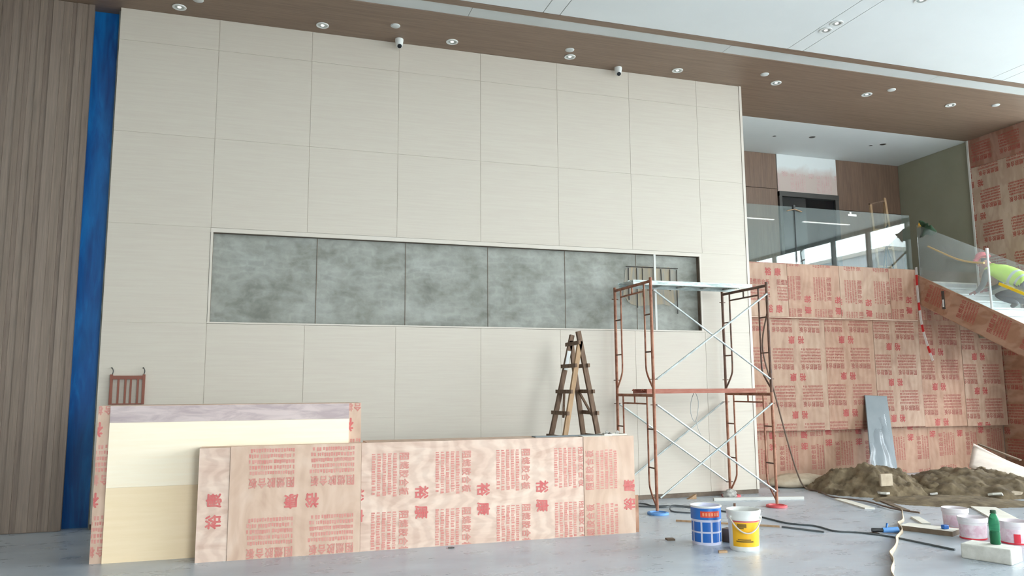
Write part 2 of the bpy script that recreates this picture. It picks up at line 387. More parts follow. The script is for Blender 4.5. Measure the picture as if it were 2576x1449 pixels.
# ------------------------------------------------------------------ printed plywood lettering
def glyph(txt, size, bold):
    cu = bpy.data.curves.new('glyphs', 'FONT'); cu.body = txt; cu.size = size; cu.offset = bold; cu.resolution_u = 2
    ob = bpy.data.objects.new('glyphs', cu); COL.objects.link(ob)
    me = bpy.data.meshes.new_from_object(ob.evaluated_get(bpy.context.evaluated_depsgraph_get()))
    v = [(p.co.x, p.co.y) for p in me.vertices]; f = [tuple(p.vertices) for p in me.polygons]
    bpy.data.objects.remove(ob); bpy.data.curves.remove(cu); bpy.data.meshes.remove(me)
    x0 = min(p[0] for p in v); x1 = max(p[0] for p in v); y0 = min(p[1] for p in v); y1 = max(p[1] for p in v)
    return [((x - x0) / (x1 - x0), (y - y0) / (y1 - y0)) for x, y in v], f
HEAD = [glyph(ch, 1.0, 0) for ch in '阻燃胶合板']
BIG = [glyph(ch, 1.0, 0) for ch in '裕康']
PU, PV = 1.22, .68
def make_module():
    """one print module: two blocks (heading over five rows of small characters) and one pair of big characters"""
    vs, fs, mi = [], [], []
    def put(g, u, v, w, h, k, bold):
        gv, gf = g
        for kk, (du, dv) in enumerate(((-bold, 0), (bold, 0), (0, bold), (0, -bold))):
            b = len(vs)
            vs.extend((u + x * w + du, v + y * h + dv, kk * .0004) for x, y in gv); fs.extend(tuple(i + b for i in f) for f in gf); mi.extend([k] * len(gf))
    rr = random.Random(3)
    for c0 in (0, .60):
        for i, g in enumerate(HEAD): put(g, c0 + i * .090, 0, .076, .098, 0, .0028)
        for r in range(5):
            u = c0; v = -.07 - r * .056
            while u < c0 + .43:
                w = rr.choice((.014, .018, .02, .024)); gap = .006 if r != 2 else .0025
                if rr.random() < .06: u += .012
                h = .040 * rr.uniform(.75, 1)
                b = len(vs); y0 = v + rr.uniform(0, .006)
                vs.extend([(u, y0, 0), (u + w, y0, 0), (u + w * rr.uniform(.8, 1), y0 + h, 0), (u + w * rr.uniform(0, .15), y0 + h, 0)])
                fs.append((b, b + 1, b + 2, b + 3)); mi.append(0)
                u += w + gap
    for i, g in enumerate(BIG): put(g, .52 - .168 + i * .205, .17, .13, .14, 1, .0045)
    return vs, fs, mi
MOD = make_module()
def lettering(name, O, A, B, w, h, rot, a0, b0, parent, mats=('print', 'print_deep'), inset=.004):
    """flat print clipped to a w x h sheet whose lower-left corner is O, axes A (right) and B (up)"""
    A, B = Vector(A), Vector(B); N = A.cross(B); r = math.radians(rot); c, s_ = math.cos(r), math.sin(r)
    bm = bmesh.new()
    vs, fs, mi = MOD
    span = int(max(w, h) / .6) + 3
    for iu in range(-span, span + 1):
        for iv in range(-span, span + 1):
            cu, cv = iu * PU + .55, iv * PV
            ca = a0 + cu * c - cv * s_; cb = b0 + cu * s_ + cv * c
            if ca < -.8 or ca > w + .8 or cb < -.8 or cb > h + .8: continue
            bv = [bm.verts.new((a0 + (u + iu * PU) * c - (v + iv * PV) * s_, b0 + (u + iu * PU) * s_ + (v + iv * PV) * c, zz)) for u, v, zz in vs]
            for f, k in zip(fs, mi):
                try: fc = bm.faces.new([bv[i] for i in f]); fc.material_index = k
                except ValueError: pass
    for co, no in (((inset, 0, 0), (-1, 0, 0)), ((w - inset, 0, 0), (1, 0, 0)), ((0, inset, 0), (0, -1, 0)), ((0, h - inset, 0), (0, 1, 0))):
        bmesh.ops.bisect_plane(bm, geom=bm.verts[:] + bm.edges[:] + bm.faces[:], plane_co=co, plane_no=no, clear_outer=True, dist=1e-6)
    if not bm.faces: bm.free(); return None
    T = Matrix((A, B, N)).transposed().to_4x4(); T.translation = Vector(O) + N * .0015
    mb = MB(); bm.verts.index_update()
    mb.v = [T @ v.co for v in bm.verts]; mb.f = [tuple(v.index for v in f.verts) for f in bm.faces]; mb.mi = [f.material_index for f in bm.faces]
    bm.free()
    o = mb.build(name, list(mats), parent, fix=False); o['kind'] = 'stuff'; return o
XA, ZA = (1, 0, 0), (0, 0, 1)
def sheet(O, w, h, t, mat, parent, prt=None, A=XA, B=ZA, name='plywood_sheet', mats=('print', 'print_deep'), inset=.004):
    """board whose printed face has lower-left corner O; thickness goes away from the viewer"""
    O, A, B = Vector(O), Vector(A), Vector(B); N = A.cross(B)
    T = Matrix((A, B, N)).transposed().to_4x4(); T.translation = O
    o = MB().box((0, 0, -t), (w, h, 0), T).build(name, mat, parent)
    if prt: lettering('printed_lettering', O, A, B, w, h, prt[0], prt[1], prt[2], o, mats, inset)
    return o

# ================================================================== THE SETTING
G = .005
fl = struct(MB().box((-9, YB, -.15), (XW, 3.4, 0)).build('floor', 'floor'))
struct(MB().box((-60, -90, -.4), (120, 60, -.2)).build('ground_outside', 'asphalt'))
# ---- back wall: mortar substrate, cream panels, niche
wb = struct(MB().box((-1.25, .10, 0), (8.15, .30, H)).build('wall_back', 'mortar'))
cols = [-1.218] + [i * 1.22 for i in range(7)] + [8.13]
rows = [.067, 1.276, 2.513, 3.773, 4.979, 6.21, H]
NX0, NX1, NZ0, NZ1 = .03, 7.265, 2.535, 3.715
for i in range(len(cols) - 1):
    for j in range(len(rows) - 1):
        x0, x1, z0, z1 = cols[i] + G / 2, cols[i + 1] - G / 2, rows[j] + G / 2, rows[j + 1] - G / 2
        mb = MB()
        if j == 2 and 1 <= i <= 6: continue
        if i == 7 and j == 2: x0 = NX1 + .03
        y0 = random.uniform(0, .0012)
        mb.box((x0, y0, z0), (x1, .0064, z1)).build('panel', 'cream', wb)
BKG = MB().box((-1.217, .0065, .067), (8.134, .0099, 2.512)).box((-1.217, .0065, 3.775), (8.134, .0099, H)).box((-1.217, .0065, 2.512), (-.003, .0099, 3.775)).box((NX1 + .03, .0065, 2.512), (8.134, .0099, 3.775)).build('panel_backing', 'cream', wb)
# thin white frame and raw reveals of the niche
MB().box((-.002, -.004, NZ1), (NX1 + .028, .02, 3.771)).build('niche_trim', 'cream_trim', wb)
MB().box((-.002, -.004, 2.515), (NX1 + .028, .02, NZ0)).build('niche_trim', 'cream_trim', wb)
MB().box((.002, -.004, NZ0), (NX0, .02, NZ1)).build('niche_trim', 'cream_trim', wb)
MB().box((NX1, -.004, NZ0), (NX1 + .028, .02, NZ1)).build('niche_trim', 'cream_trim', wb)
MB().box((NX1, .02, NZ0), (NX1 + .028, .10, NZ1)).build('niche_reveal', 'raw_edge', wb)
MB().box((.002, .02, NZ0), (NX0, .10, NZ1)).build('niche_reveal', 'raw_edge', wb)
MB().box((.002, .02, NZ1), (NX1 + .028, .10, 3.771)).build('niche_reveal', 'raw_edge', wb)
MB().box((.002, .02, 2.515), (NX1 + .028, .10, NZ0)).build('niche_reveal', 'raw_edge', wb)
for x in (1.36, 2.58, 3.79, 5.0, 6.19):
    MB().box((x, .096, NZ0), (x + .008, .10, NZ1)).build('joint_strip', 'raw_edge', wb)
# hacked-out patch with conduits in the niche
pm = MB(); pa = []
for k in range(26):
    an = 2 * math.pi * k / 26; rx = .47 * (abs(math.cos(an)) ** .35) * (1 if math.cos(an) > 0 else -1); rz = .30 * (abs(math.sin(an)) ** .35) * (1 if math.sin(an) > 0 else -1)
    pa.append((6.45 + rx + random.uniform(-.03, .03), .0945, 3.23 + rz + random.uniform(-.03, .03)))
pm.prism(pa, (0, .0055, 0)).build('hacked_patch', 'ochre', wb)
for x, l in ((6.06, .5), (6.2, .62), (6.3, .45), (6.5, .6), (6.62, .3), (6.78, .34), (6.9, .7)):
    MB().tube([(x, .085, 3.5), (x + random.uniform(-.01, .02), .085, 3.5 - l)], .007, 6).build('conduit', 'dark_metal', wb, True)
MB().tube([(6.02, .085, 3.52), (6.92, .085, 3.52)], .008, 6).build('conduit', 'dark_metal', wb, True)
MB().box((6.455, .0, NZ0), (6.49, .02, NZ1)).build('upright_strip', 'white_trim', wb)
# right-hand edge profile and base strip
MB().box((8.135, -.006, .067), (8.18, .30, H)).build('edge_profile', 'cream_trim', wb)
MB().box((-1.218, .012, 0), (8.17, .10, .065)).build('base_strip', 'raw_edge', wb)
struct(MB().box((8.0, .30, 0), (8.18, 3.05, H)).build('wall_return', 'plaster'))
# ---- blue painted recess and slatted wooden wall on the left
struct(MB().box((-1.62, .22, 0), (-1.2, .30, H)).build('wall_recess', 'blue'))
wl = struct(MB().box((-9, .05, 0), (-1.56, .30, H)).build('wall_left', 'slat_wood'))
x = -1.53; k = 0
while x > -3.4:
    w = random.choice((.05, .065, .08, .1, .12, .07))
    d = (0, .010, .004, .014, .007)[k % 5]; k += 1
    MB().box((x - w + .0015, .02 + d, .01), (x, .055, H - .004)).build('slat', ('slat_wood', 'slat_wood_b', 'slat_wood_c')[k % 3], wl); x -= w
# ---- ceilings
cb = struct(MB().box((-9.3, YB - .3, H + .03), (XW + .3, 3.7, H + .3)).build('ceiling', 'dark_gap'))
gx = [-9.0, -3.62, -3.36, .25, .51, 4.13, 4.37, 8.0, 8.27, 11.93, 12.19, 15.8, 16.06, XW]
for a, b in zip(gx[:-1], gx[1:]):
    MB().box((a + .006, YB, H), (b - .006, -1.47, H + .03)).build('panel', 'white_ceiling', cb)
so = struct(MB().box((-9, -1.05, H), (XW, 1.2, H + .05)).build('ceiling_soffit', 'soffit_wood'))
MB().box((-9, -1.46, H - .004), (XW, -1.33, H + .04)).build('border_strip', 'soffit_wood', so)
dx = [-9, -4.6, -.8, 3.2, 7.15, 11.05, 14.9, XW]
for a, b in zip(dx[:-1], dx[1:]):
    MB().box((a + .003, -1.33, H + .012), (b - .003, -1.05, H + .04)).build('diffuser_strip', 'diffuser', so)
struct(MB().box((8.0, 1.2, H + .002), (15.6, 3.3, H + .05)).build('ceiling_landing', 'white_ceiling'))
# ---- outer shell that is out of view
struct(MB().box((-9.3, YB, 0), (-9, 3.4, H)).build('wall_far_left', 'plaster'))
struct(MB().box((-9.3, 3.3, 0), (15.6, 3.6, H)).build('wall_outer', 'plaster'))
struct(MB().box((15.2, YE, 0), (XW + .3, YE + .3, H)).build('wall_corner', 'plaster'))
struct(MB().box((-9.3, YB - .3, 0), (GX0, YB, H)).box((GX1, YB - .3, 0), (XW + .3, YB, H)).build('wall_front', 'plaster'))
# ---- glazing of the hall's right side, plus the added fill-light window behind the camera
wn = sempty('window_1', (XW, -12, 0))
y = YE
while y > YB - .1:
    MB().box((XW, y - .04, 0), (XW + .15, y + .04, H)).build('mullion', 'dark_metal', wn); y -= 1.6
for z in (.0, 3.2, H - .12): MB().box((XW + .02, YB, z), (XW + .12, YE, z + .1)).build('transom', 'dark_metal', wn)
wn = sempty('added_window', (6.4, YB, 0))
for x in (GX0 + .04, GX0 + 1.6, GX0 + 3.2, GX1 - .04): MB().box((x - .04, YB - .2, 0), (x + .04, YB - .05, H)).build('mullion', 'dark_metal', wn)
for z in (0, 3.2, H - .12): MB().box((GX0, YB - .17, z), (GX1, YB - .08, z + .1)).build('transom', 'dark_metal', wn)
# grey building across the yard, seen only as a reflection
ob = thing('outbuilding', (50, -62, -.2), 'long grey building across the yard, mirrored in the landing glass', 'building')
MB().box((46, -90, -.2), (56, -34, 12.0)).build('wall', 'outdoor_grey', ob)
MB().box((45.8, -90.2, 12.0), (56.2, -33.8, 12.3)).build('parapet', 'white_trim', ob)
for k in range(13):
    for z in (.9, 4.3, 7.7): MB().box((45.93, -88 + k * 4.1, z), (46.02, -85.6 + k * 4.1, z + 2.2)).build('window', 'door_glass_far', ob)
# ---- right wall: olive part by the landing, plywood-clad part nearer
wr = struct(MB().box((14.40, 1.18, 2.6), (15.0, 3.3, H)).build('wall_right', 'olive'))
w2 = struct(MB().box((14.40, YE, 2.6), (15.2, 1.18, H)).build('wall_right_clad', 'plaster'))
YN = (0, -1, 0)
pk = ('print_dark', 'print_dark'); pb = ('print_back', 'print_back_deep')
sheet((14.372, 1.16, 6.06), 1.16 - YE, H - 6.06 - .002, .025, 'ply_top', w2, (180, .5, .2), YN, ZA, mats=pk)
sheet((14.372, 1.16, 3.60), 1.22, 2.455, .02, 'ply_wall', w2, (180, .62, .30), YN, ZA, mats=pk)
sheet((14.372, -.063, 3.60), -.065 - YE, 2.455, .02, 'ply_wall', w2, (180, .62, .25), YN, ZA, mats=pk)
struct(MB().box((14.355, 1.16, 3.6), (14.42, 1.20, H)).build('trim_1', 'white_trim'))
# wall under the stair
wu = struct(MB().box((15.02, YE, 0), (15.2, 1.7, 3.0)).build('wall_under_stair', 'plaster'))
for q, yy in enumerate((1.45, .23)):
    sheet((15.0, yy, .002), min(1.216, yy - YE), 2.44, .018, 'ply_dark', wu, (180, .5, .3 + .2 * q), YN, ZA, mats=pk)
# ---- landing
ld = struct(MB().box((8.18, 1.25, 3.0), (15.2, 3.1, 3.7)).build('floor_landing', 'plaster'))
lw = struct(MB().box((8.18, 3.08, 3.0), (14.4, 3.3, H)).build('wall_landing', 'panel_wood'))
for a, b, z0, z1 in ((8.9, 11.10, 3.70, 5.86), (8.9, 11.10, 5.87, H), (12.66, 14.39, 3.70, 5.50), (12.66, 14.39, 5.51, H)):
    MB().box((a + .003, 3.045, z0 + .003), (b - .003, 3.08, z1 - .003)).build('panel', 'panel_wood', lw)
sp = sheet((11.11, 3.03, 5.82), 1.54, H - 5.82 - .002, .03, 'sprayed', lw, name='panel')
lettering('printed_lettering', (11.11, 3.03, 5.85), XA, ZA, 1.54, .42, 90, .42, -.05, sp, ('print_faint', 'print_faint'))
dr = sempty('door_1', (11.85, 3.05, 3.7))
MB().box((11.11, 3.0, 3.7), (11.18, 3.08, 5.80)).build('door_jamb', 'dark_metal', dr)
MB().box((12.56, 3.0, 3.7), (12.65, 3.08, 5.80)).build('door_jamb', 'dark_metal', dr)
MB().box((11.11, 2.99, 5.71), (12.65, 3.08, 5.815)).build('door_head', 'dark_metal', dr)
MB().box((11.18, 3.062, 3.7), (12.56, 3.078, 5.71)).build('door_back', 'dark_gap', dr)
MB().box((11.185, 3.040, 3.72), (11.867, 3.050, 5.70)).build('door_leaf', 'door_glass', dr)
MB().box((11.873, 3.040, 3.72), (12.555, 3.050, 5.70)).build('door_leaf', 'door_glass', dr)
# ---- wall under the landing and its three bands of plywood
ul = struct(MB().box((8.18, 1.48, 0), (15.2, 1.7, 3.0)).build('wall_under_landing', 'plaster'))
for a, b, pr in ((8.19, 9.40, 0), (9.40, 10.62, 1), (10.62, 11.84, 2), (11.84, 13.06, 3), (13.06, 14.28, 4), (14.28, 14.99, 5)):
    sheet((a + .002, 1.45, .002), b - a - .004, .93, .02, 'ply_red', ul, (90, .35, .1 + .05 * pr), mats=pb)
mids = [8.19, 9.46, 10.67, 11.79, 12.88, 13.93, 14.98]
for q, (a, b) in enumerate(zip(mids[:-1], mids[1:])):
    z0 = .86 + (.012, 0, .0, .02, .008, .0)[q]
    sheet((a + .003, 1.32 - .003 * (q % 2), z0), b - a - .006, 2.98 - z0, .02, 'ply_brown' if q % 2 else 'ply_red', ul,
          (180, (b - a) - .12, .52 + (0, 0, .02, -.12, -.2, -.28)[q]), mats=pb)
MB().box((8.19, 1.345, .90), (14.98, 1.47, .95)).build('batten', 'raw_edge', ul)
fb = sempty('fascia_landing', (10.5, 1.2, 2.92))
bands = [8.19, 9.82, 10.98, 12.14, 12.80, 13.55]
for q, (a, b) in enumerate(zip(bands[:-1], bands[1:])):
    sheet((a + .003, 1.20, 2.92), b - a - .006, .985 if q < 4 else .45, .02, 'ply_brown' if q in (0, 2) else 'ply_red', fb,
          [(0, .80, .58), (-90, .18, .75), (-90, .40, .72), (-90, .2, .8), (-90, .2, .8)][q], mats=pb)
MB().box((8.19, 1.222, 2.90), (12.80, 1.32, 2.94)).build('soffit_board', 'ply_tan', fb)
MB().box((8.19, 1.222, 3.86), (12.80, 1.245, 3.90)).build('top_batten', 'raw_edge', fb)
# ---- landing balustrade
gb = sempty('balustrade_landing', (10.9, 1.25, 3.7))
for a, b in ((8.2, 10.08), (10.09, 12.80)):
    MB().box((a, 1.255, 3.72), (b, 1.267, 5.0)).build('glass_panel', 'glass', gb)
MB().box((8.2, 1.246, 3.70), (12.8, 1.276, 3.84)).build('base_channel', 'galv', gb)
# ---- stair coming down towards the hall along the right wall
XS = 12.82
st = sempty('stair', (13.6, -2, 0))
ns = 23; rise, run = 3.7 / ns, .306
for i in range(ns):
    yt = 1.24 - i * run; zt = 3.7 - i * rise
    if i: MB().box((XS + .03, yt - .02, zt - .03), (14.36, yt + run, zt)).build('tread', 'stone_white', st)
    MB().box((XS + .03, yt, zt - rise), (14.36, yt + .02, zt - .031)).build('riser', 'stone_white', st)
L = ns * run
def zline(y, off): return 3.77 + .53 * (y - 1.17) + off
pts = [(XS, 1.19, zline(1.19, .02)), (XS, -5.6, zline(-5.6, .02)), (XS, -5.6, max(0, zline(-5.6, -.55))), (XS, -4.6, zline(-4.6, -.56)), (XS, 1.19, zline(1.19, -.56))]
stg = MB().prism(pts, (.028, 0, 0)).build('stringer', 'ply_dark', st)
# plywood cladding pieces of the stringer follow the slope
sl = Vector((0, -1, -.53)).normalized(); upv = Vector((0, -.53, 1)).normalized()
p0 = Vector((XS - .004, 1.19, zline(1.19, -.54)))
o = sheet(p0, .60, .46, .018, 'ply_dark', st, (90, .2, .1), sl, upv, mats=pk)
o = sheet(p0 + sl * .68, 1.9, .46, .018, 'ply_dark', st, (90, .3, .1), sl, upv, mats=pk)
o = sheet(p0 + sl * 2.595, 1.9, .46, .018, 'ply_dark', st, (90, .3, .1), sl, upv, mats=pk)
MB().box((XS - .012, .585, zline(.61, -.40)), (XS + .02, .645, zline(.61, -.06))).build('bracket', 'dark_metal', st)
MB().box((XS - .018, .60, zline(.61, -.36)), (XS - .012, .63, zline(.61, -.22))).build('bracket_plate', 'white_plastic', st)
MB().prism([(XS + .035, 1.19, zline(1.19, -.55)), (14.36, 1.19, zline(1.19, -.55)), (14.36, -4.6, zline(-4.6, -.55)), (XS + .035, -4.6, zline(-4.6, -.55))], (0, 0, -.02)).build('underside', 'plaster', st)
bs = sempty('balustrade_stair', (XS, -1, 2.5))
for y0, y1, gm in ((1.15, -.345, 'glass_dusty'), (-.365, -2.0, 'glass_clear'), (-2.02, -3.6, 'glass_clear')):
    MB().prism([(XS + .035, y0, zline(y0, -.1)), (XS + .035, y1, zline(y1, -.1)), (XS + .035, y1, zline(y1, 1.04)), (XS + .035, y0, zline(y0, 1.04))], (.012, 0, 0)).build('glass_panel', gm, bs)
MB().tube([(XS + .03, -.355, zline(-.355, -.02)), (XS + .03, -.355, zline(-.355, 1.08))], .018, 8).tube([(XS + .03, -.355, zline(-.355, 1.0)), (XS + .03, -.355, zline(-.355, 1.1))], .026, 8).build('white_post', 'white_plastic', bs, True)

# ================================================================== CEILING FITTINGS
def ring_light(proto, loc, label, cat, group): return tag(copy_tree(proto, loc), label, cat, group)
dl = thing('downlight', (-.49, -.23, H), '', 'light', 'downlights in the wooden soffit')
MB().lathe([(.055, -.002), (.062, -.012), (.085, -.012), (.088, -.004), (.085, 0), (.055, 0)], (-.49, -.23, H), 28).build('ring', 'white_plastic', dl, True)
MB().lathe([(0, -.003), (.03, -.004), (.056, -.010)], (-.49, -.23, H), 24).build('reflector', 'galv', dl, True)
MB().lathe([(0, -.012), (.022, -.010), (.026, -.003)], (-.49, -.23, H), 16).build('lens', 'lamp', dl, True)
words = ['nearest the blue strip', 'second from the blue strip', 'third from the blue strip', 'fourth from the blue strip', 'just left of the cream wall end',
         'just right of the cream wall end', 'above the landing, seventh from the blue strip', 'nearest the plywood right wall']
for i in range(8):
    lab = 'round downlight in the brown wooden soffit, ' + words[i]
    if i == 0: dl['label'] = lab
    else: ring_light(dl, (-.49 + 1.827 * i, -.23 - .017 * i, H), lab, 'light', 'downlights in the wooden soffit')
for i, y in enumerate((-2.14, -2.36)):
    ring_light(dl, (8.13, y, H), ('downlight in the white ceiling strip, closer one to the wooden soffit', 'downlight in the white ceiling strip, farther one from the wooden soffit')[i], 'light', 'downlights in the white ceiling')
ring_light(dl, (8.74, -3.22, H), 'downlight at the very top edge of the photo in the white ceiling', 'light', 'downlights in the white ceiling')
sd = thing('ceiling_speaker', (-.24, -.50, H), '', 'speaker', 'small white discs in the wooden soffit')
MB().lathe([(0, -.016), (.05, -.016), (.062, -.010), (.064, 0)], (-.24, -.50, H), 24).build('cover', 'diffuser', sd, True)
MB().lathe([(.062, -.004), (.068, -.004), (.068, 0)], (-.24, -.50, H), 24).build('rim', 'white_plastic', sd, True)
sp_l = ['at the left end of the soffit', 'above the first dome camera', 'above the fourth downlight', 'beside the top of the cream wall end', 'right of the seventh downlight', 'rightmost, by the plywood wall']
for i, (x, y) in enumerate(((-.24, -.50), (2.3, -.52), (4.9, -.50), (8.25, -.56), (10.73, -.62), (13.09, -.58))):
    lab = 'small plain white disc in the wooden soffit, ' + sp_l[i]
    if i == 0: sd['label'] = lab
    else: tag(copy_tree(sd, (x, y, H)), lab, 'speaker', 'small white discs in the wooden soffit')
for i, x in enumerate((2.42, 5.87)):
    y = -.12; c = thing('security_camera', (x, y, H), ('white dome camera on the soffit, the left one of two', 'white dome camera on the soffit, the right one of two')[i], 'camera', 'dome cameras on the soffit')
    MB().lathe([(0, 0), (.058, 0), (.060, -.02), (.052, -.07), (.046, -.085), (0, -.085)], (x, y, H), 24).build('housing', 'white_plastic', c, True)
    d = Vector((-.12 if i else 0.0, -.75, -.62)).normalized()
    T = d.to_track_quat('Z', 'Y').to_matrix().to_4x4(); T.translation = Vector((x, y, H - .088))
    prof = [(.048 * math.sin(a), -.048 * math.cos(a)) for a in [math.pi * k / 12 for k in range(13)]]
    MB().lathe(prof, n=20, T=T).build('ball', 'white_plastic', c, True)
    MB().lathe([(.030, .040), (.032, .050), (.022, .054), (0, .05)], n=16, T=T).build('lens', 'lens', c, True)
for i, (x, y) in enumerate(((11.11, 1.87), (10.33, 2.03), (12.85, 1.84), (12.66, 1.98))):
    k = thing('downlight_hole', (x, y, H), ('empty round cut-out in the landing ceiling, largest, left of centre', 'faint cut-out in the landing ceiling nearest the cream wall', 'dark cut-out in the landing ceiling toward the olive wall', 'faint cut-out beside the right dark one in the landing ceiling')[i], 'cutout', 'unfinished light cut-outs in the landing ceiling')
    r = .06 if i in (0, 2) else .035
    MB().lathe([(0, -.002), (r, -.002), (r, .0015)], (x, y, H), 18).build('opening', 'dark_metal', k)
    MB().lathe([(r, -.003), (r + .008, -.003), (r + .008, .0015)], (x, y, H), 18).build('cut_edge', 'diffuser', k)
for i, (a, b) in enumerate(((13.4, 15.15), (16.15, 17.9))):
    k = thing('linear_ceiling_light', ((a + b) / 2, -6.1, H), ('linear ceiling lamp over the hall, nearer the stair side', 'linear ceiling lamp over the hall, nearer the glazing')[i], 'light', 'linear lamps over the hall')
    MB().box((a, -6.17, H - .02), (b, -6.03, H)).build('body', 'white_plastic', k)
    MB().box((a + .02, -6.15, H - .03), (b - .02, -6.05, H - .02)).build('diffuser', 'tube_lamp', k)

# ================================================================== SCAFFOLD TOWER
SX0, SX1, SY0, SY1, SH = 5.72, 7.575, -1.26, -.12, 1.55
sc = thing('scaffold_tower', ((SX0 + SX1) / 2, (SY0 + SY1) / 2, .03), 'rusty two-lift frame scaffold tower in front of the cream wall', 'scaffold')
def frame(x, z0, mat, top):
    m_ = M[mat]; f = MB(); h = SH; t = .2; zt = z0 + h - .03
    f.tube([(x, SY0, zt), (x, SY1, zt)], .021, 8)
    f.tube([(x, SY0 + t, zt - .115), (x, SY1 - t, zt - .115)], .013, 6)
    f.tube([(x, (SY0 + SY1) / 2, zt), (x, (SY0 + SY1) / 2, zt - .115)], .012, 6)
    fo = f.build('frame', mat, sc, True)
    for s, y in ((1, SY0), (-1, SY1)):
        MB().tube([(x, y, z0 + (.012 if z0 < 1 else 0)), (x, y, z0 + h + (.02 if top else 0))], .021, 10).build('leg', mat, fo, True)
        pth = smoothpath([(x, y + s * t, zt), (x, y + s * t, z0 + .75), (x, y + s * t, z0 + .38), (x, y + s * t * .82, z0 + .25), (x, y + s * .02, z0 + .07)], 5)
        MB().tube(pth, .013, 8).build('inner_loop', mat, fo, True)
        for q in (.36, .69): MB().tube([(x, y, z0 + h * q), (x, y + s * t, z0 + h * q)], .011, 6).build('rung', 'rust_dark', fo, True)
        for q in (.12, .9): MB().tube([(x - .05, y, z0 + h * q), (x + .05, y, z0 + h * q)], .007, 6).build('brace_pin', 'rust_dark', fo, True)
frame(SX0, .03, 'rust', False); frame(SX1, .03, 'rust', False)
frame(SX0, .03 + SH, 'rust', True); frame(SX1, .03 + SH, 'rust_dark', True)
def brace(p, q, mat='galv'): MB().tube([p, q], .0135, 8).build('cross_brace', mat, sc, True)
zb, zt_ = .03 + SH * .12, .03 + SH * .9
brace((SX0 + .03, SY0 - .025, zt_), (SX1 - .03, SY0 - .025, zb)); brace((SX0 + .03, SY0 - .045, zb), (SX1 - .03, SY0 - .045, zt_))
brace((SX0 + .03, SY1 + .025, zt_), (SX1 - .03, SY1 + .025, zb)); brace((SX0 + .03, SY1 + .045, zb), (SX1 - .03, SY1 + .045, zt_))
brace((SX0 + .03, SY0 - .025, zt_ + SH), (SX1 - .03, SY0 - .025, zb + SH)); brace((SX0 + .03, SY0 - .045, zb + SH), (SX1 - .03, SY0 - .045, zt_ + SH))
# planks
def plank(name, x0, x1, y0, y1, z, mats, label):
    k = thing(name, ((x0 + x1) / 2, (y0 + y1) / 2, z), label, 'plank', 'scaffold planks')
    MB().box((x0, y0, z + .035), (x1, y1, z + .05)).build('deck', mats[0], k)
    for y in (y0, y1 - .015): MB().box((x0, y, z - .012), (x1, y + .015, z + .035)).build('side_rail', mats[1], k)
    n = 5
    for i in range(n): xx = x0 + (x1 - x0) * (i + .5) / n; MB().box((xx - .02, y0 + .015, z + .01), (xx + .02, y1 - .015, z + .035)).build('crossbar', mats[1], k)
    for xx in (x0, x1):
        for y in (y0 + .08, y1 - .08): MB().tube(smoothpath([(xx, y, z + .03), (xx + (-.03 if xx == x0 else .03), y, z + .045), (xx + (-.05 if xx == x0 else .05), y, z + .028)], 4), .009, 6).build('hook', mats[1], k, True)
zl = .03 + SH - .03 + .021
plank('scaffold_plank', SX0 + .06, SX1 - .04, -.95, -.52, zl + .012, ('rust_red', 'rust_red'), 'red-brown rusty steel plank on the middle lift of the scaffold')
zl2 = zl + SH
plank('scaffold_plank', SX0 - .02, SX1 + .10, -.78, -.30, zl2 + .012, ('galv_plank', 'galv_plank'), 'grey galvanised steel plank on the top of the scaffold')
# round lids under the feet
def lid(x, y, mat, label):
    k = thing('bucket_lid', (x, y, 0), label, 'lid', 'bucket lids under the scaffold feet')
    MB().lathe([(0, .014), (.10, .014), (.105, .026), (.125, .03), (.14, .026), (.142, .002), (.138, 0), (0, 0)], (x, y, 0), 32).build('disc', mat, k, True)
    MB().lathe([(.105, .027), (.112, .032), (.118, .027)], (x, y, 0), 32).build('rim_bead', mat, k, True)
lid(SX0 + .01, SY0, 'lid_blue', 'pale blue bucket lid under the front left scaffold leg')
lid(SX1 - .01, SY0, 'lid_red', 'faded red bucket lid under the front right scaffold leg')
lid(SX1 + .0, SY1 - .02, 'lid_red', 'faded red bucket lid under the rear scaffold leg by the wall')
# crumpled cloth bundle at the rear foot
def lump(name, c, r, mat, label, cat, seed=0, amp=.3, n=14, base=0.0):
    mb = MB(); k0 = 0
    for i in range(n + 1):
        th = math.pi * i / n
        for j in range(2 * n):
            ph = math.pi * j / n
            d = Vector((math.sin(th) * math.cos(ph), math.sin(th) * math.sin(ph), math.cos(th)))
            q = 1 + amp * noise.noise(d * 1.7 + Vector((seed, 0, 0))) + amp * .5 * noise.noise(d * 4 + Vector((0, seed, 0)))
            p = Vector((d.x * r[0] * q, d.y * r[1] * q, d.z * r[2] * q)) + Vector(c)
            p.z = max(base, p.z); mb.v.append(p)
    for i in range(n):
        for j in range(2 * n):
            a = i * 2 * n + j; b = i * 2 * n + (j + 1) % (2 * n)
            mb.f.append((a, b, b + 2 * n, a + 2 * n)); mb.mi.append(0)
    o = mb.build(name, mat, None, 2); return tag(o, label, cat)
lump('cloth_bundle', (7.44, -.30, .06), (.13, .06, .07), 'scrap', 'grey crumpled bundle at the rear foot of the scaffold', 'bundle', 3)
# wire loop hanging from the middle plank
wz = zl
wp = smoothpath([(6.77, -.52, wz + .0), (6.73, -.5, wz - .12), (6.72, -.5, wz - .3), (6.78, -.5, wz - .42), (6.83, -.5, wz - .3), (6.85, -.5, wz - .12), (6.80, -.52, wz)], 6)
wl_ = MB().tube(wp, .005, 6).tube(smoothpath([(6.80, -.5, wz - .40), (6.83, -.5, wz - .52), (6.88, -.5, wz - .62)], 5), .004, 6)
tag(wl_.build('wire_loop', 'grey_plastic', None, True), 'thin grey wire loop hanging from the middle scaffold plank', 'wire')
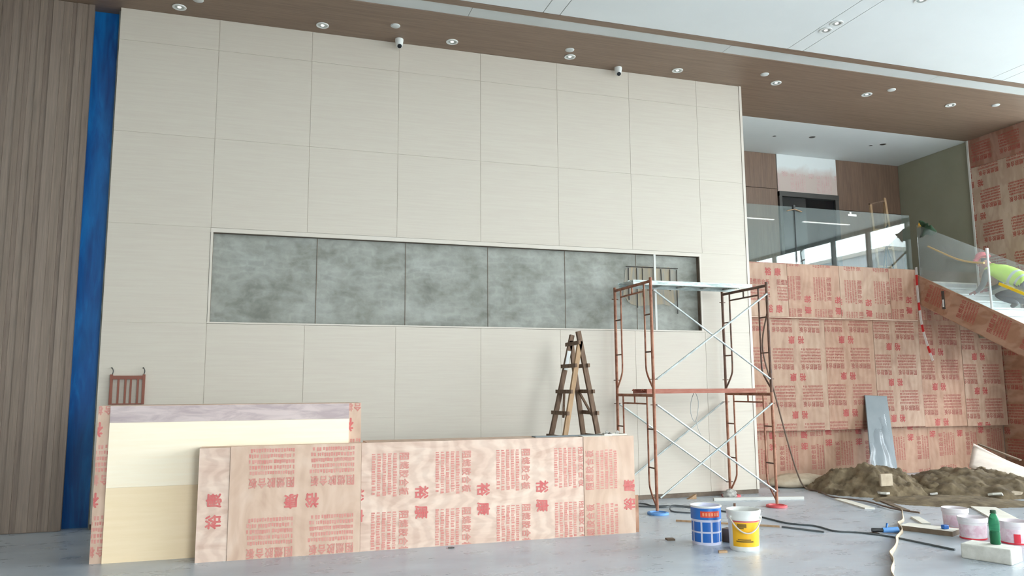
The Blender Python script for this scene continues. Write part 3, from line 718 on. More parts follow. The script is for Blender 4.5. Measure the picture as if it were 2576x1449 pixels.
# brown hose from the scaffold to the debris
hp = smoothpath([(SX1 + .03, -1.2, 2.7), (7.72, -.9, 2.2), (8.05, -.7, 1.5), (8.4, -.45, .85), (8.75, -.2, .3), (9.05, 0.02, .05), (9.1, -.25, .02), (8.85, -.85, .02), (9.0, -1.35, .02), (8.85, -2.0, .02), (8.9, -2.42, .02)], 8)
tag(MB().tube(hp, .012, 8).build('hose', 'hose', None, True), 'brown hose running from the scaffold down to the debris on the floor', 'hose')

# ================================================================== WOODEN TRESTLE LADDER
lt = thing('trestle_ladder', (4.66, -.97, 0), 'dark brown wooden A-frame trestle ladder behind the plywood counter', 'ladder')
def ladder_leg(p, q, mat): return MB().beam(p, q, .055, .04).build('leg', mat, lt)
YR, YF = -.75, -1.2
LEGS = [((4.19, YR, 0), (4.76, YR, 2.38), 'old_wood'), ((4.26, YF, 0), (4.69, YF, 2.27), 'tan_wood'), ((5.03, YR, 0), (4.74, YR, 2.30), 'old_wood'), ((5.12, YF, 0), (4.665, YF, 2.40), 'old_wood')]
for p, q, mt in LEGS: MB().beam(p, q, .06, .05, (1, 0, 0)).build('leg', mt, lt)
def at(i, z): p, q = Vector(LEGS[i][0]), Vector(LEGS[i][1]); return p.lerp(q, z / q.z)
for z in (.40, .72, 1.02, 1.33, 1.61, 1.95, 2.25):
    for a_, b_, off in ((0, 1, -.03), (2, 3, .03)):
        if z > 2.2 and a_ == 2: continue
        p, q = at(a_, z) + Vector((off, .07, 0)), at(b_, z) + Vector((off, -.07, 0))
        MB().beam(p, q, .05, .03, (0, 0, 1)).build('rung', 'old_wood', lt)
for p, q in (((4.40, YR - .02, 1.0), (4.33, YF + .02, .5)), ((4.45, YF + .03, 1.28), (4.62, YR - .03, 1.60)), ((4.90, YR - .02, 1.0), (5.0, YF + .05, .6)), ((4.86, YF + .04, 1.3), (4.84, YR - .03, 1.6))):
    MB().beam(p, q, .03, .02).build('stay', 'old_wood', lt)
MB().beam((4.648, YR - .028, 1.9), (4.705, YR - .028, 2.16), .05, .003, (1, 0, 0)).build('paper_label', 'white_plastic', lt)
# ================================================================== SLATTED RACK ON THE WALL
rk = thing('slatted_rack', (-.88, -.03, 1.5), 'small reddish-brown slatted rack hung by two bent hooks on the cream wall', 'rack')
for x in (-1.065, -.70): MB().box((x - .015, -.045, 1.49), (x + .015, -.015, 1.86)).build('stile', 'red_wood', rk)
MB().box((-1.05, -.042, 1.80), (-.715, -.018, 1.845)).build('top_rail', 'red_wood', rk)
MB().box((-1.05, -.040, 1.49), (-.715, -.020, 1.505)).build('bottom_rail', 'red_wood', rk)
for x in (-.985, -.905, -.845, -.765): MB().box((x - .011, -.038, 1.505), (x + .011, -.022, 1.80)).build('slat', 'red_wood', rk)
for x in (-1.06, -.705): MB().tube(smoothpath([(x, -.03, 1.85), (x + .012, -.032, 1.90), (x, -.035, 1.935), (x - .012, -.012, 1.945), (x - .014, -.0005, 1.935)], 5), .006, 6).build('hook', 'dark_metal', rk, True)

# ================================================================== PLYWOOD SCREEN (far left) AND LONG COUNTER
ps = thing('plywood_screen', (.46, -1.9, 0), 'cream-faced plywood screen standing behind the long counter, mauve band on top', 'screen')
sheet((-.82, -2.05, 0), 2.57, 1.512, .02, 'ply_tan', ps, (180, .40, .16))
MB().box((-.71, -2.066, 1.345), (1.62, -2.0515, 1.508)).build('top_band', 'mauve', ps)
MB().box((-.71, -2.068, .715), (1.62, -2.0515, 1.344)).build('upper_facing', 'face_pale', ps)
MB().box((-.71, -2.068, .0), (1.62, -2.0515, .714)).build('lower_facing', 'face_beige', ps)
for x in (-.80, .45, 1.70): MB().box((x, -2.03, 0), (x + .03, -1.66, 1.505)).build('rib', 'ply_tan', ps)
MB().box((-.82, -2.03, 1.49), (1.75, -1.66, 1.512)).build('top_board', 'ply_tan', ps)
ct = thing('counter_carcass', (2.5, -2.1, 0), 'long low plywood counter covered in red printing across the foreground', 'counter')
YC = -2.335
sheet((.15, YC, 0), .287, 1.09, .018, 'ply_pale', ct, (90, .39, -.04))
sheet((.44, YC - .006, 0), 1.287, 1.10, .018, 'ply_tan', ct, (180, 1.215, .78))
sheet((1.73, YC, 0), 2.50, 1.10, .018, 'ply_pale', ct, (-90, .40, .985))
sheet((4.235, YC - .003, 0), .635, 1.10, .018, 'ply_tan', ct, (90, .12, -.09))
MB().box((1.80, YC + .02, 1.075), (4.86, -1.85, 1.095)).build('top_board', 'ply_tan', ct)
MB().box((.15, YC + .02, 1.06), (1.79, -2.08, 1.09)).build('batten', 'ply_tan', ct)
for x, yb_ in ((.16, -2.09), (.9, -2.09), (1.81, -1.87), (3.2, -1.87), (4.82, -1.87)): MB().box((x, YC + .019, 0), (x + .03, yb_, 1.06)).build('rib', 'ply_dark', ct)
MB().prism([(4.88, YC + .02, .42), (4.88, YC + .10, 0), (4.88, YC + .02, 0)], (.018, 0, 0)).prism([(4.862, YC + .022, .42), (4.862, YC + .12, 0), (4.862, YC + .022, 0)], (.06, 0, 0)).build('gusset', 'ply_dark', ct)
# bits lying on the counter
tag(MB().box((3.72, -2.16, 1.0965), (4.55, -2.02, 1.106)).build('thin_board', 'grey_board', None), 'thin grey strip of board lying on top of the counter', 'board')
tag(MB().box((4.25, -2.28, 1.0965), (4.62, -2.17, 1.103)).build('thin_board', 'off_white', None), 'thin pale offcut lying on the counter in front of the grey strip', 'board')
ty = thing('scrap_tray', (4.74, -2.1, 1.0965), 'flat tray of grey scraps on the right end of the counter', 'tray')
MB().box((4.56, -2.2, 1.0965), (4.85, -2.0, 1.104)).build('tray_base', 'off_white', ty)
for a, b in (((4.56, -2.2), (4.85, -2.19)), ((4.56, -2.01), (4.85, -2.0)), ((4.56, -2.19), (4.57, -2.01)), ((4.84, -2.19), (4.85, -2.01))): MB().box((a[0], a[1], 1.104), (b[0], b[1], 1.116)).build('tray_rim', 'off_white', ty)
for i in range(7):
    x, y = random.uniform(4.6, 4.8), random.uniform(-2.16, -2.04)
    MB().beam((x, y, 1.108), (x + random.uniform(-.05, .05), y + random.uniform(-.04, .04), 1.112 + random.uniform(.0, .035)), .03, .012).build('scrap', 'scrap', ty)
for i, (x, y, z, w) in enumerate(((2.63, -2.5, .0, .03),)):
    tag(MB().prism([(x, y, 0), (x + .06, y + .01, 0), (x + .04, y + .04, 0), (x + .0, y + .035, 0)], (0, 0, .012)).build('chip', 'dark_metal', None), 'small dark chip on the floor in front of the counter', 'chip')

# ================================================================== BUCKETS
def patch(c, r, z0, z1, a0, a1, name, mat, parent, th=.0015, n=10):
    A0, A1 = math.radians(a0), math.radians(a1)
    pr = [(r, z0), (r + th, z0), (r + th, z1), (r, z1), (r, z0)]
    return MB().lathe(pr, c, n, a0=A0, a1=A1).build(name, mat, parent, True)
bx_, by_ = 5.315, -3.123
bk = thing('paint_bucket', (bx_, by_, 0), 'blue and white paint bucket with rows of blue squares and a red label', 'bucket')
MB().lathe([(0, .0), (.150, .0), (.152, .01), (.152, .245), (.156, .25), (.158, .38), (.164, .385), (.164, .40), (.152, .40), (.150, .02), (0, .02)], (bx_, by_, 0), 40).build('body', 'lilac_white', bk, True)
patch((bx_, by_, 0), .1585, .262, .378, 0, 360, 'blue_band', 'blue_plastic', bk, n=40)
MB().lathe([(.1505, .40), (.166, .402), (.168, .392), (.164, .384)], (bx_, by_, 0), 40).build('rim', 'white_plastic', bk, True)
MB().lathe([(0, .352), (.1515, .352), (.1515, .358), (0, .36)], (bx_, by_, 0), 36).build('contents', 'white_plastic', bk, True)
for i in range(9):
    a = 180 + i * 40
    for z0, z1 in ((.03, .122), (.14, .236)): patch((bx_, by_, 0), .1525, z0, z1, a + 4, a + 36, 'blue_square', 'blue_square', bk)
patch((bx_, by_, 0), .1605, .288, .35, 218, 296, 'red_label', 'orange_red', bk)
for i in range(6): patch((bx_, by_, 0), .1622, .302, .334, 226 + i * 11, 233 + i * 11, 'label_mark', 'salmon', bk, .0008, 4)
yx, yy = 5.515, -3.519
yb = thing('paint_bucket', (yx, yy, 0), 'white paint bucket with a yellow label and hanging handle', 'bucket')
MB().lathe([(0, 0), (.142, 0), (.145, .01), (.155, .30), (.166, .305), (.170, .33), (.166, .345), (.172, .365), (.176, .395), (.166, .402), (.158, .395), (.148, .03), (0, .02)], (yx, yy, 0), 40).build('body', 'white_plastic', yb, True)
MB().lathe([(.1475, .045), (.1492, .045), (.1570, .285), (.1555, .285)], (yx, yy, 0), 28, a0=math.radians(190), a1=math.radians(312)).build('yellow_label', 'yellow', yb, True)
MB().lathe([(.1475, .045), (.1492, .045), (.1540, .20), (.1525, .20)], (yx, yy, 0), 8, a0=math.radians(320), a1=math.radians(345)).build('yellow_label', 'yellow', yb, True)
MB().lathe([(.1525, .20), (.1540, .20), (.1570, .285), (.1555, .285)], (yx, yy, 0), 8, a0=math.radians(320), a1=math.radians(350)).build('red_label', 'red', yb, True)
MB().lathe([(.1557, .287), (.1572, .287), (.1577, .299), (.1562, .299)], (yx, yy, 0), 30, a0=math.radians(190), a1=math.radians(350)).build('red_line', 'lid_red', yb, True)
for a, b, z0, z1, r in ((212, 246, .235, .272, .1562), (216, 236, .222, .232, .1557), (206, 272, .09, .105, .1515), (212, 262, .11, .12, .1521)):
    MB().lathe([(r, z0), (r + .001, z0), (r + .002, z1), (r + .001, z1)], (yx, yy, 0), 8, a0=math.radians(a), a1=math.radians(b)).build('label_mark', 'yellow_dark', yb, True)
hp = []
for k in range(17):
    a = math.radians(188 + 120 * k / 16); hp.append((yx + .185 * math.cos(a), yy + .185 * math.sin(a), .335 - .15 * math.sin(math.pi * k / 16)))
MB().tube(hp, .0075, 8).build('handle', 'cream_trim', yb, True)
for a in (188, 308): MB().lathe([(0, 0), (.014, 0), (.014, .02), (0, .02)], n=12, T=Matrix.Translation((yx + .166 * math.cos(math.radians(a)), yy + .166 * math.sin(math.radians(a)), .335)) @ Vector((math.cos(math.radians(a)), math.sin(math.radians(a)), 0)).to_track_quat('Z', 'Y').to_matrix().to_4x4()).build('handle_lug', 'white_plastic', yb, True)
# tubs on the right
def tub(x, y, r, h, label, red=False):
    k = thing('plastic_tub', (x, y, 0), label, 'tub', 'pinkish-white tubs by the debris')
    MB().lathe([(0, 0), (r * .93, 0), (r * .94, .008), (r, h - .05), (r * 1.06, h - .048), (r * 1.07, h - .004), (r * 1.02, h), (r * .97, h - .01), (r * .91, .02), (0, .015)], (x, y, 0), 36).build('body', 'pink_white', k, True)
    z0, z1 = .03, h - .075
    MB().lathe([(r * .945, z0), (r * .96, z0), (r * .995, z1), (r * .98, z1)], (x, y, 0), 30, a0=math.radians(150), a1=math.radians(330)).build('label', 'tub_label', k, True)
    MB().lathe([(r * .93, .002), (r * .96, .002), (r * .965, .018), (r * .94, .018)], (x, y, 0), 30).build('base_band', 'red', k, True)
    if red: MB().lathe([(r * .955, .02), (r * .985, .02), (r * 1.012, .11), (r * .98, .11)], (x, y, 0), 6, a0=math.radians(215), a1=math.radians(240)).build('red_mark', 'red', k, True)
    MB().lathe([(0, h * .55), (r * .955, h * .55), (r * .955, h * .56), (0, h * .57)], (x, y, 0), 30).build('contents', 'grey_plastic', k, True)
tub(8.54, -3.305, .135, .23, 'white and pink plastic tub standing rearmost by the thick board')
tub(8.175, -3.868, .138, .23, 'white and pink plastic tub between the rear tub and the green bottle')
tub(8.37, -4.21, .14, .23, 'white plastic tub with a red mark behind the green bottle', True)
# aerated block with a bottle
ang = math.atan2(-.39, .15)
TB = Matrix.Translation((7.43, -4.735, 0)) @ Matrix.Rotation(ang, 4, 'Z')
bl = MB().box((-.22, -.135, 0), (.22, .135, .14), TB).build('concrete_block', 'block', None, bevel=.012)
tag(bl, 'white aerated concrete block lying on the floor with a green bottle on it', 'block')
bo = thing('bottle', (7.50, -4.73, .14), 'green plastic bottle half full standing on the white block', 'bottle')
c = (7.50, -4.73, .14)
MB().lathe([(0, .0), (.040, .0), (.046, .008), (.044, .05), (.047, .06), (.045, .11), (.043, .12), (.047, .14), (.048, .20), (.040, .245), (.026, .28), (.022, .285), (.024, .30), (.022, .302)], c, 28).build('body', 'bottle', bo, True)
MB().lathe([(0, .004), (.037, .004), (.041, .01), (.040, .05), (.041, .12), (0, .122)], c, 24).build('liquid', 'liquid', bo, True)
MB().lathe([(.0, .318), (.023, .318), (.026, .314), (.026, .295), (.0, .295)], c, 20).build('cap', 'green_cloth', bo, True)
MB().lathe([(.0255, .290), (.029, .290), (.029, .294), (.0255, .294)], c, 20).build('neck_ring', 'green_cloth', bo, True)

# ================================================================== DEBRIS
def heap(name, cx, cy, rx, ry, h, seed, label, n=56, rot=0):
    mb = MB()
    ca, sa = math.cos(rot), math.sin(rot)
    for i in range(n + 1):
        for j in range(n + 1):
            u, v = i / n * 2 - 1, j / n * 2 - 1; r = math.hypot(u, v)
            p = Vector((u * rx, v * ry, 0)); e = 1 + .25 * noise.noise(Vector((u * 2, v * 2, seed)))
            z = h * max(0, 1 - (r * e) ** 1.6) * (1 + .45 * noise.noise(Vector((u * 2.2, v * 2.2, seed + 5)))) + .22 * h * noise.noise(Vector((u * 5, v * 5, seed))) + .20 * h * abs(noise.noise(Vector((u * 10, v * 10, seed)))) + .10 * h * noise.noise(Vector((u * 21, v * 21, seed)))
            if r > .98: z = -.02
            mb.v.append(Vector((cx + ca * p.x - sa * p.y, cy + sa * p.x + ca * p.y, max(-.012, z))))
    for i in range(n):
        for j in range(n):
            a = i * (n + 1) + j
            if max(mb.v[k].z for k in (a, a + 1, a + n + 1, a + n + 2)) > 0: mb.f.append((a, a + n + 1, a + n + 2, a + 1)); mb.mi.append(0)
    return tag(mb.build(name, 'soil', None, 2, fix=False), label, 'soil', kind='stuff')
heap('soil_heap', 10.05, -.25, 1.0, .95, .36, 1, 'brown clay soil heap in front of the leaning grey board')
heap('soil_heap', 11.6, -.75, 1.35, 1.15, .30, 9, 'wide brown clay soil heap under the pale propped sheet')
heap('soil_heap', 10.2, -1.75, 1.1, .55, .07, 14, 'thin spread of brown soil in front of the two heaps', 44, -.5)
def clod(i, x, y, z, r, lab): lump('soil_clod', (x, y, z), (r, r * .8, r * .6), 'soil', lab, 'clod', i * 3.3, .4, 9)
clod(1, 12.1, -.55, .20, .17, 'dark clod of soil on top of the wide heap, left of the pale sheet')
clod(2, 11.2, -1.25, .10, .16, 'rounded clod of soil low on the front of the wide heap')
clod(3, 10.6, -1.0, .10, .14, 'clod of soil in the dip between the two heaps')
tag(lump('cement_bag', (9.35, .55, .07), (.55, .32, .13), 'sack', 'flat pale tan sack lying against the plywood by the cream wall end', 'sack', 5, .18), 'flat pale tan sack lying against the plywood by the cream wall end', 'sack')
tag(MB().box((9.6, -1.02, .16), (9.82, -.98, .34), Matrix.Translation((0, 0, 0))).build('broken_brick', 'sack', None, bevel=.01), 'pale broken piece of brick stuck in the left soil heap', 'brick')
FR = [(10.62, -.95, 'scrap', 'grey broken plaster fragment lying in the dip between the two soil heaps'), (9.62, -1.02, 'block', 'white plaster fragment at the left foot of the left soil heap'),
      (10.25, -1.35, 'scrap', 'grey plaster fragment at the front foot of the left soil heap'), (11.0, -1.72, 'block', 'white plaster fragment at the front foot of the wide soil heap'),
      (11.35, -1.75, 'sack', 'tan plaster fragment right of the white one in front of the wide heap'), (11.9, -1.55, 'scrap', 'grey plaster fragment on the right slope of the wide soil heap')]
for x, y, mt, lab in FR:
    zz = max(.03, .26 * max(0, 1 - (math.hypot(x - 10.05, y + .25) / .95) ** 1.6), .22 * max(0, 1 - (math.hypot((x - 11.6) / 1.35, (y + .75) / 1.15)) ** 1.6))
    r_ = random.uniform(.07, .12); tl = Matrix.Translation((x, y, zz + .02)) @ Matrix.Rotation(random.uniform(0, 3), 4, 'Z') @ Matrix.Rotation(random.uniform(-.5, .5), 4, 'X')
    pts_ = [(math.cos(a_) * r_ * random.uniform(.7, 1.3), math.sin(a_) * r_ * random.uniform(.5, 1), 0) for a_ in (0, 1.1, 2.1, 3.3, 4.3, 5.3)]
    tag(MB().prism([tl @ Vector(p) for p in pts_], tl.to_3x3() @ Vector((0, 0, .03))).build('plaster_fragment', mt, None), lab, 'fragment', 'plaster fragments on the soil')
# grey board with plastic film leaning on the plywood
gbd = thing('leaning_board', (11.55, 1.0, 0), 'blue-grey board leaning on the printed plywood behind the soil', 'board')
p00, p10, p11, p01 = Vector((11.18, .90, 0)), Vector((11.76, .90, 0)), Vector((11.98, 1.285, 1.46)), Vector((11.48, 1.285, 1.48))
MB().prism([p00, p10, p11, p01], (0, .02, .004)).build('panel', 'grey_board', gbd)
def film_pt(u, v):
    # u across, v up; hangs in front of the board and spreads to the left at the foot
    z = .12 + v * 1.02
    left = 11.18 + .206 * z - .02 - .36 * max(0, 1 - z / .75) ** 1.5 + .16 * max(0, z - .7)
    right = 11.76 + .15 * z - .05 - .10 * v
    yb = .90 + .264 * z
    return (left + (right - left) * u, yb - .03 - .018 * math.sin(u * 11 + v * 5) - .012 * math.sin(v * 17 + u * 4) - .10 * (1 - u) * max(0, 1 - z), z - .22 * (1 - u) * v + .015 * math.sin(u * 13))
tag(MB().grid(film_pt, 26, 26).build('plastic_film', 'film', None, 2, fix=False), 'crumpled translucent plastic film draped over the leaning grey board', 'film')
# pale propped sheet
def sheet3(P00, P10, P11, P01, sag, n=16):
    P = [Vector(p) for p in (P00, P10, P11, P01)]
    def fn(u, v):
        p = P[0].lerp(P[1], u).lerp(P[3].lerp(P[2], u), v); p.z -= sag * math.sin(math.pi * u) * (.4 + .6 * v); return p
    return MB().grid(fn, n, 6)
o = sheet3((12.05, -.35, .30), (11.55, -1.95, .10), (12.75, -1.75, .16), (12.85, .25, .62), .10).build('pale_sheet', 'card', None, 2, fix=False, solid=.018)
tag(o, 'large pale curved sheet propped up on the soil heap at the right edge', 'sheet')
o = MB().beam((12.83, .12, .62), (12.9, -.6, .40), .06, .02).build('sheet_batten', 'card_brown', None); tag(o, 'dark brown batten along the top of the pale propped sheet', 'batten')
# boards and sticks on the floor
def board(name, p, q, w, t, mat, label, z=0.0, cat='board', grp=None):
    p, q = Vector((p[0], p[1], z + t / 2)), Vector((q[0], q[1], z + t / 2))
    sd = (q - p).cross(Vector((0, 0, 1))).normalized()
    o = MB().beam(p, q, w, t, sd).build(name, mat, None); return tag(o, label, cat, grp)
board('white_bar', (7.08, -.44), (8.40, -.76), .05, .04, 'white_trim', 'white square bar lying on the floor beside the right scaffold legs', cat='bar')
board('offcut', (8.85, -.98), (8.62, -1.85), .14, .018, 'off_white', 'pale narrow offcut board on the floor beside the brown hose')
board('offcut', (9.3, -1.35), (8.95, -2.15), .08, .016, 'card_brown', 'thin brown offcut on the floor between hose and soil')
board('offcut', (8.62, -2.62), (8.36, -3.05), .10, .02, 'off_white', 'short pale strip behind the thick board', z=0)
tb = MB().box((-.28, -.13, 0), (.28, .13, .055), Matrix.Translation((8.04, -3.42, 0)) @ Matrix.Rotation(math.radians(-66), 4, 'Z')).build('thick_board', ['off_white', 'card_brown'], None)
for p in tb.data.polygons:
    if abs(p.normal.z) < .5: p.material_index = 1
tag(tb, 'thick pale board with brown edges on the floor left of the tubs', 'board')
board('flat_offcut', (10.1, -2.3), (9.5, -3.15), .30, .02, 'off_white', 'pale flat panel lying on the floor behind the rear tub')
board('flat_offcut', (9.55, -3.35), (9.05, -4.0), .22, .022, 'card', 'pinkish flat panel lying on the floor behind the bottle')
o = MB().beam((8.72, -4.28, .0), (9.05, -3.85, .24), .26, .02, (0, 0, 1)).build('propped_offcut', 'off_white', None); tag(o, 'pale panel propped at the right edge behind the block', 'board')
board('wood_stick', (5.68, -1.82), (6.62, -2.60), .03, .02, 'tan_wood', 'tan wooden stick on the floor behind the two paint buckets', cat='stick')
board('metal_stick', (6.64, -2.62), (6.88, -3.06), .022, .018, 'cable', 'dark thin rod on the floor at the end of the tan stick', cat='stick')
tag(MB().prism([(6.80, -.20, 0), (6.94, -.20, 0), (6.94, -.20, .07)], (0, .06, 0)).build('wood_wedge', 'tan_wood', None), 'small wooden wedge on the floor by the foot of the cream wall', 'wedge')
tag(MB().box((-.055, -.1, 0), (.055, .1, .14), Matrix.Translation((5.60, -3.18, 0)) @ Matrix.Rotation(.5, 4, 'Z')).build('brick', 'hose', None, bevel=.005), 'dull brown brick standing behind the yellow-labelled bucket', 'brick')
tag(MB().tube([(6.83, -1.36, 0), (6.83, -1.36, .05)], .03, 10).tube([(6.83, -1.36, .05), (6.83, -1.36, .10)], .016, 8).build('bottle_cap_stub', 'rust_dark', None, True), 'small brown stub standing on the floor behind the buckets', 'stub')
tag(MB().prism([(5.15, -3.62, 0), (5.24, -3.63, 0), (5.25, -3.58, 0), (5.17, -3.57, 0)], (0, 0, .02)).build('wood_chip', 'tan_wood', None), 'small wood chip on the floor between the two paint buckets', 'chip')
tag(MB().prism([(4.98, -2.88, 0), (5.06, -2.9, 0), (5.07, -2.82, 0), (4.99, -2.80, 0)], (0, 0, .018)).build('wood_chip', 'card_brown', None), 'small brown chip on the floor left of the blue bucket', 'chip')
# cables
def cable(pts, r, mat, label, name='cable'):
    return tag(MB().tube(smoothpath([(x, y, z + r) for x, y, z in pts], 7), r, 7).build(name, mat, None, True), label, 'cable', 'cables on the floor')
cable([(5.4, -.2, 0), (5.93, -.37, 0), (5.98, -.62, 0), (6.22, -.72, 0), (6.5, -.95, 0), (6.70, -1.6, 0), (6.83, -1.95, 0), (6.86, -2.44, 0), (7.04, -2.71, 0), (7.03, -3.06, 0), (7.22, -3.22, 0), (7.37, -3.53, 0), (7.42, -3.97, 0), (7.45, -4.30, 0)], .010, 'cable', 'long dark cable winding across the floor from the scaffold to the white block')
cable([(5.75, -.55, 0), (6.05, -.80, 0), (6.3, -.70, 0.0), (6.45, -1.1, 0), (6.2, -1.35, 0), (6.0, -1.15, 0), (6.15, -.92, .02), (6.4, -1.2, .02)], .010, 'cable', 'dark cable looped in a coil behind the blue bucket')
# wavy standing strip at the right
sp_ = smoothpath([(8.78, -2.24, 0), (8.35, -2.72, 0), (7.98, -3.02, 0), (7.74, -3.33, 0), (7.46, -3.56, 0), (7.02, -3.98, 0), (6.60, -4.35, 0), (6.36, -4.64, 0), (6.08, -4.92, 0), (5.75, -5.3, 0)], 8)
ws = MB()
for p in sp_: ws.v.append(Vector(p)); ws.v.append(Vector(p) + Vector((.012 * math.sin(p.x * 11), .012, .05 + .01 * math.sin(p.x * 9))))
for i in range(len(sp_) - 1): ws.f.append((2 * i, 2 * i + 2, 2 * i + 3, 2 * i + 1)); ws.mi.append(0)
tag(ws.build('edging_strip', 'sack', None, 2, fix=False, solid=.008), 'wavy pale edging strip standing on the floor at lower right', 'strip')
# blue angle grinder
gr = thing('angle_grinder', (7.53, -3.32, 0), 'blue and black angle grinder lying on the floor left of the edging strip', 'power tool')
MB().tube([(7.47, -3.31, .035), (7.64, -3.36, .038)], .03, 12, rads=[.028, .034]).build('body', 'lid_blue', gr, True)
MB().tube([(7.36, -3.27, .034), (7.47, -3.31, .035)], .03, 12, rads=[.026, .022]).build('gear_head', 'black', gr, True)
MB().lathe([(0, .004), (.055, .004), (.055, .0), (0, 0)], (7.38, -3.28, .0), 20).build('disc', 'dark_metal', gr)
MB().tube([(7.52, -3.32, .06), (7.55, -3.30, .10)], .012, 8).build('side_handle', 'blue_plastic', gr, True)
tag(MB().box((8.06, -3.60, .0555), (8.13, -3.55, .10)).build('tape_measure', 'blue_square', None, bevel=.008), 'small blue tool case on the thick board by the middle tub', 'tool case')

# ================================================================== LANDING AND STAIR THINGS
# wooden ladder standing on the landing
wl2 = thing('wooden_ladder', (12.98, 2.2, 3.7), 'bare tan wooden ladder standing on the landing behind the glass', 'ladder')
for a, b in (((12.68, 2.0, 3.7), (12.80, 2.25, 5.47)), ((13.14, 2.0, 3.7), (13.18, 2.25, 5.62)), ((13.30, 2.5, 3.7), (13.20, 2.27, 5.52))): MB().beam(a, b, .05, .035).build('leg', 'tan_wood', wl2)
MB().beam((12.77, 2.25, 5.46), (13.20, 2.25, 5.56), .045, .03).build('top_rung', 'old_wood', wl2)
for z in (4.1, 4.5, 4.9): MB().beam((12.70 + (z - 3.7) * .06, 2.0 + (z - 3.7) * .14, z), (13.15 + (z - 3.7) * .02, 2.0 + (z - 3.7) * .14, z), .045, .03).build('rung', 'tan_wood', wl2)
# black tripod stand near the glass corner
tp = thing('tripod_stand', (12.66, 1.75, 3.7), 'black tripod stand behind the corner of the landing glass', 'tripod')
for dx, dy in ((-.14, -.1), (.14, -.1), (0, .18)): MB().tube([(12.66 + dx, 1.75 + dy, 3.7), (12.66, 1.75, 4.5)], .012, 8).build('leg', 'black', tp, True)
MB().tube(smoothpath([(12.48, 1.75, 4.50), (12.6, 1.75, 4.55), (12.75, 1.75, 4.62)], 5), .018, 8).build('arm', 'black', tp, True)
MB().tube([(12.66, 1.75, 4.5), (12.62, 1.75, 4.78)], .012, 8).tube([(12.62, 1.75, 4.78), (12.74, 1.75, 4.9)], .014, 8).build('mast', 'black', tp, True)
# cloth hung over the stair glass start
gc = thing('green_cloth', (12.9, 1.2, 4.4), 'dark green cloth bundle with a yellow patch hung at the glass corner', 'cloth')
o = MB().grid(lambda u, v: (12.93 + .06 * math.sin(u * 5 + v * 3), 1.16 - u * .35, 4.88 - .18 * u - v * (.34 - .2 * u) + .02 * math.sin(u * 14)), 14, 10).build('cloth', 'green_cloth', gc, 2, fix=False, solid=.02)
MB().prism([(12.90, 1.17, 4.74), (12.90, 1.07, 4.74), (12.90, 1.12, 4.83)], (-.01, 0, 0)).build('yellow_patch', 'rope_yellow', gc)
# barrier tape hanging at the stair corner
bt = thing('barrier_tape', (12.79, 1.0, 2.1), 'red and white barrier tape hanging from the stair corner', 'tape')
tpth = smoothpath([(12.795, 1.175, 3.95), (12.79, 1.175, 3.5), (12.78, 1.15, 3.1), (12.77, 1.10, 2.75), (12.76, 1.0, 2.4), (12.75, .9, 2.12)], 5)
for i in range(0, len(tpth) - 1):
    p, q = tpth[i], tpth[i + 1]; MB().beam(p, q, .05, .006, (0, 1, .0)).build('tape_piece', 'tape_red' if (i // 2) % 3 == 1 else 'tape_white', bt)
# yellow hose behind the glass and yellow strap in front
tag(MB().tube(smoothpath([(12.95, 1.0, 4.34), (12.95, .7, 4.17), (12.95, .39, 4.0), (12.95, .1, 3.89), (12.95, -.19, 3.83)], 6), .018, 8).build('yellow_hose', 'rope_yellow', None, True), 'orange-yellow hose hanging along the inside of the stair glass', 'hose')
tag(MB().beam((12.80, -.57, 3.40), (12.80, -1.3, 3.02), .05, .006, (0, 0, 1)).build('yellow_strap', 'bright_yellow', None), 'bright yellow strip stuck along the outside of the stair glass', 'strip')
for i, (x, z) in enumerate(((10.09, 4.98),)):
    cl = thing('glass_clamp', (x, 1.26, 4.9), 'black clamp with tan wings on the joint of the landing glass', 'clamp')
    MB().box((x - .02, 1.235, 4.93), (x + .02, 1.285, 5.03)).build('clamp_body', 'black', cl)
    MB().tube([(x, 1.245, 3.95), (x, 1.245, 4.93)], .008, 6).build('clamp_rod', 'black', cl, True)
    for s in (-1, 1): MB().beam((x, 1.24, 4.95), (x + s * .16, 1.24, 4.91), .03, .012).build('wing', 'tan_wood', cl)
tag(MB().box((11.32, 1.250, 4.90), (11.52, 1.2545, 4.94)).box((11.36, 1.249, 4.94), (11.40, 1.2545, 4.98)).build('tape_scrap', 'tape_white', None), 'scrap of pale tape stuck near the top of the landing glass', 'tape')

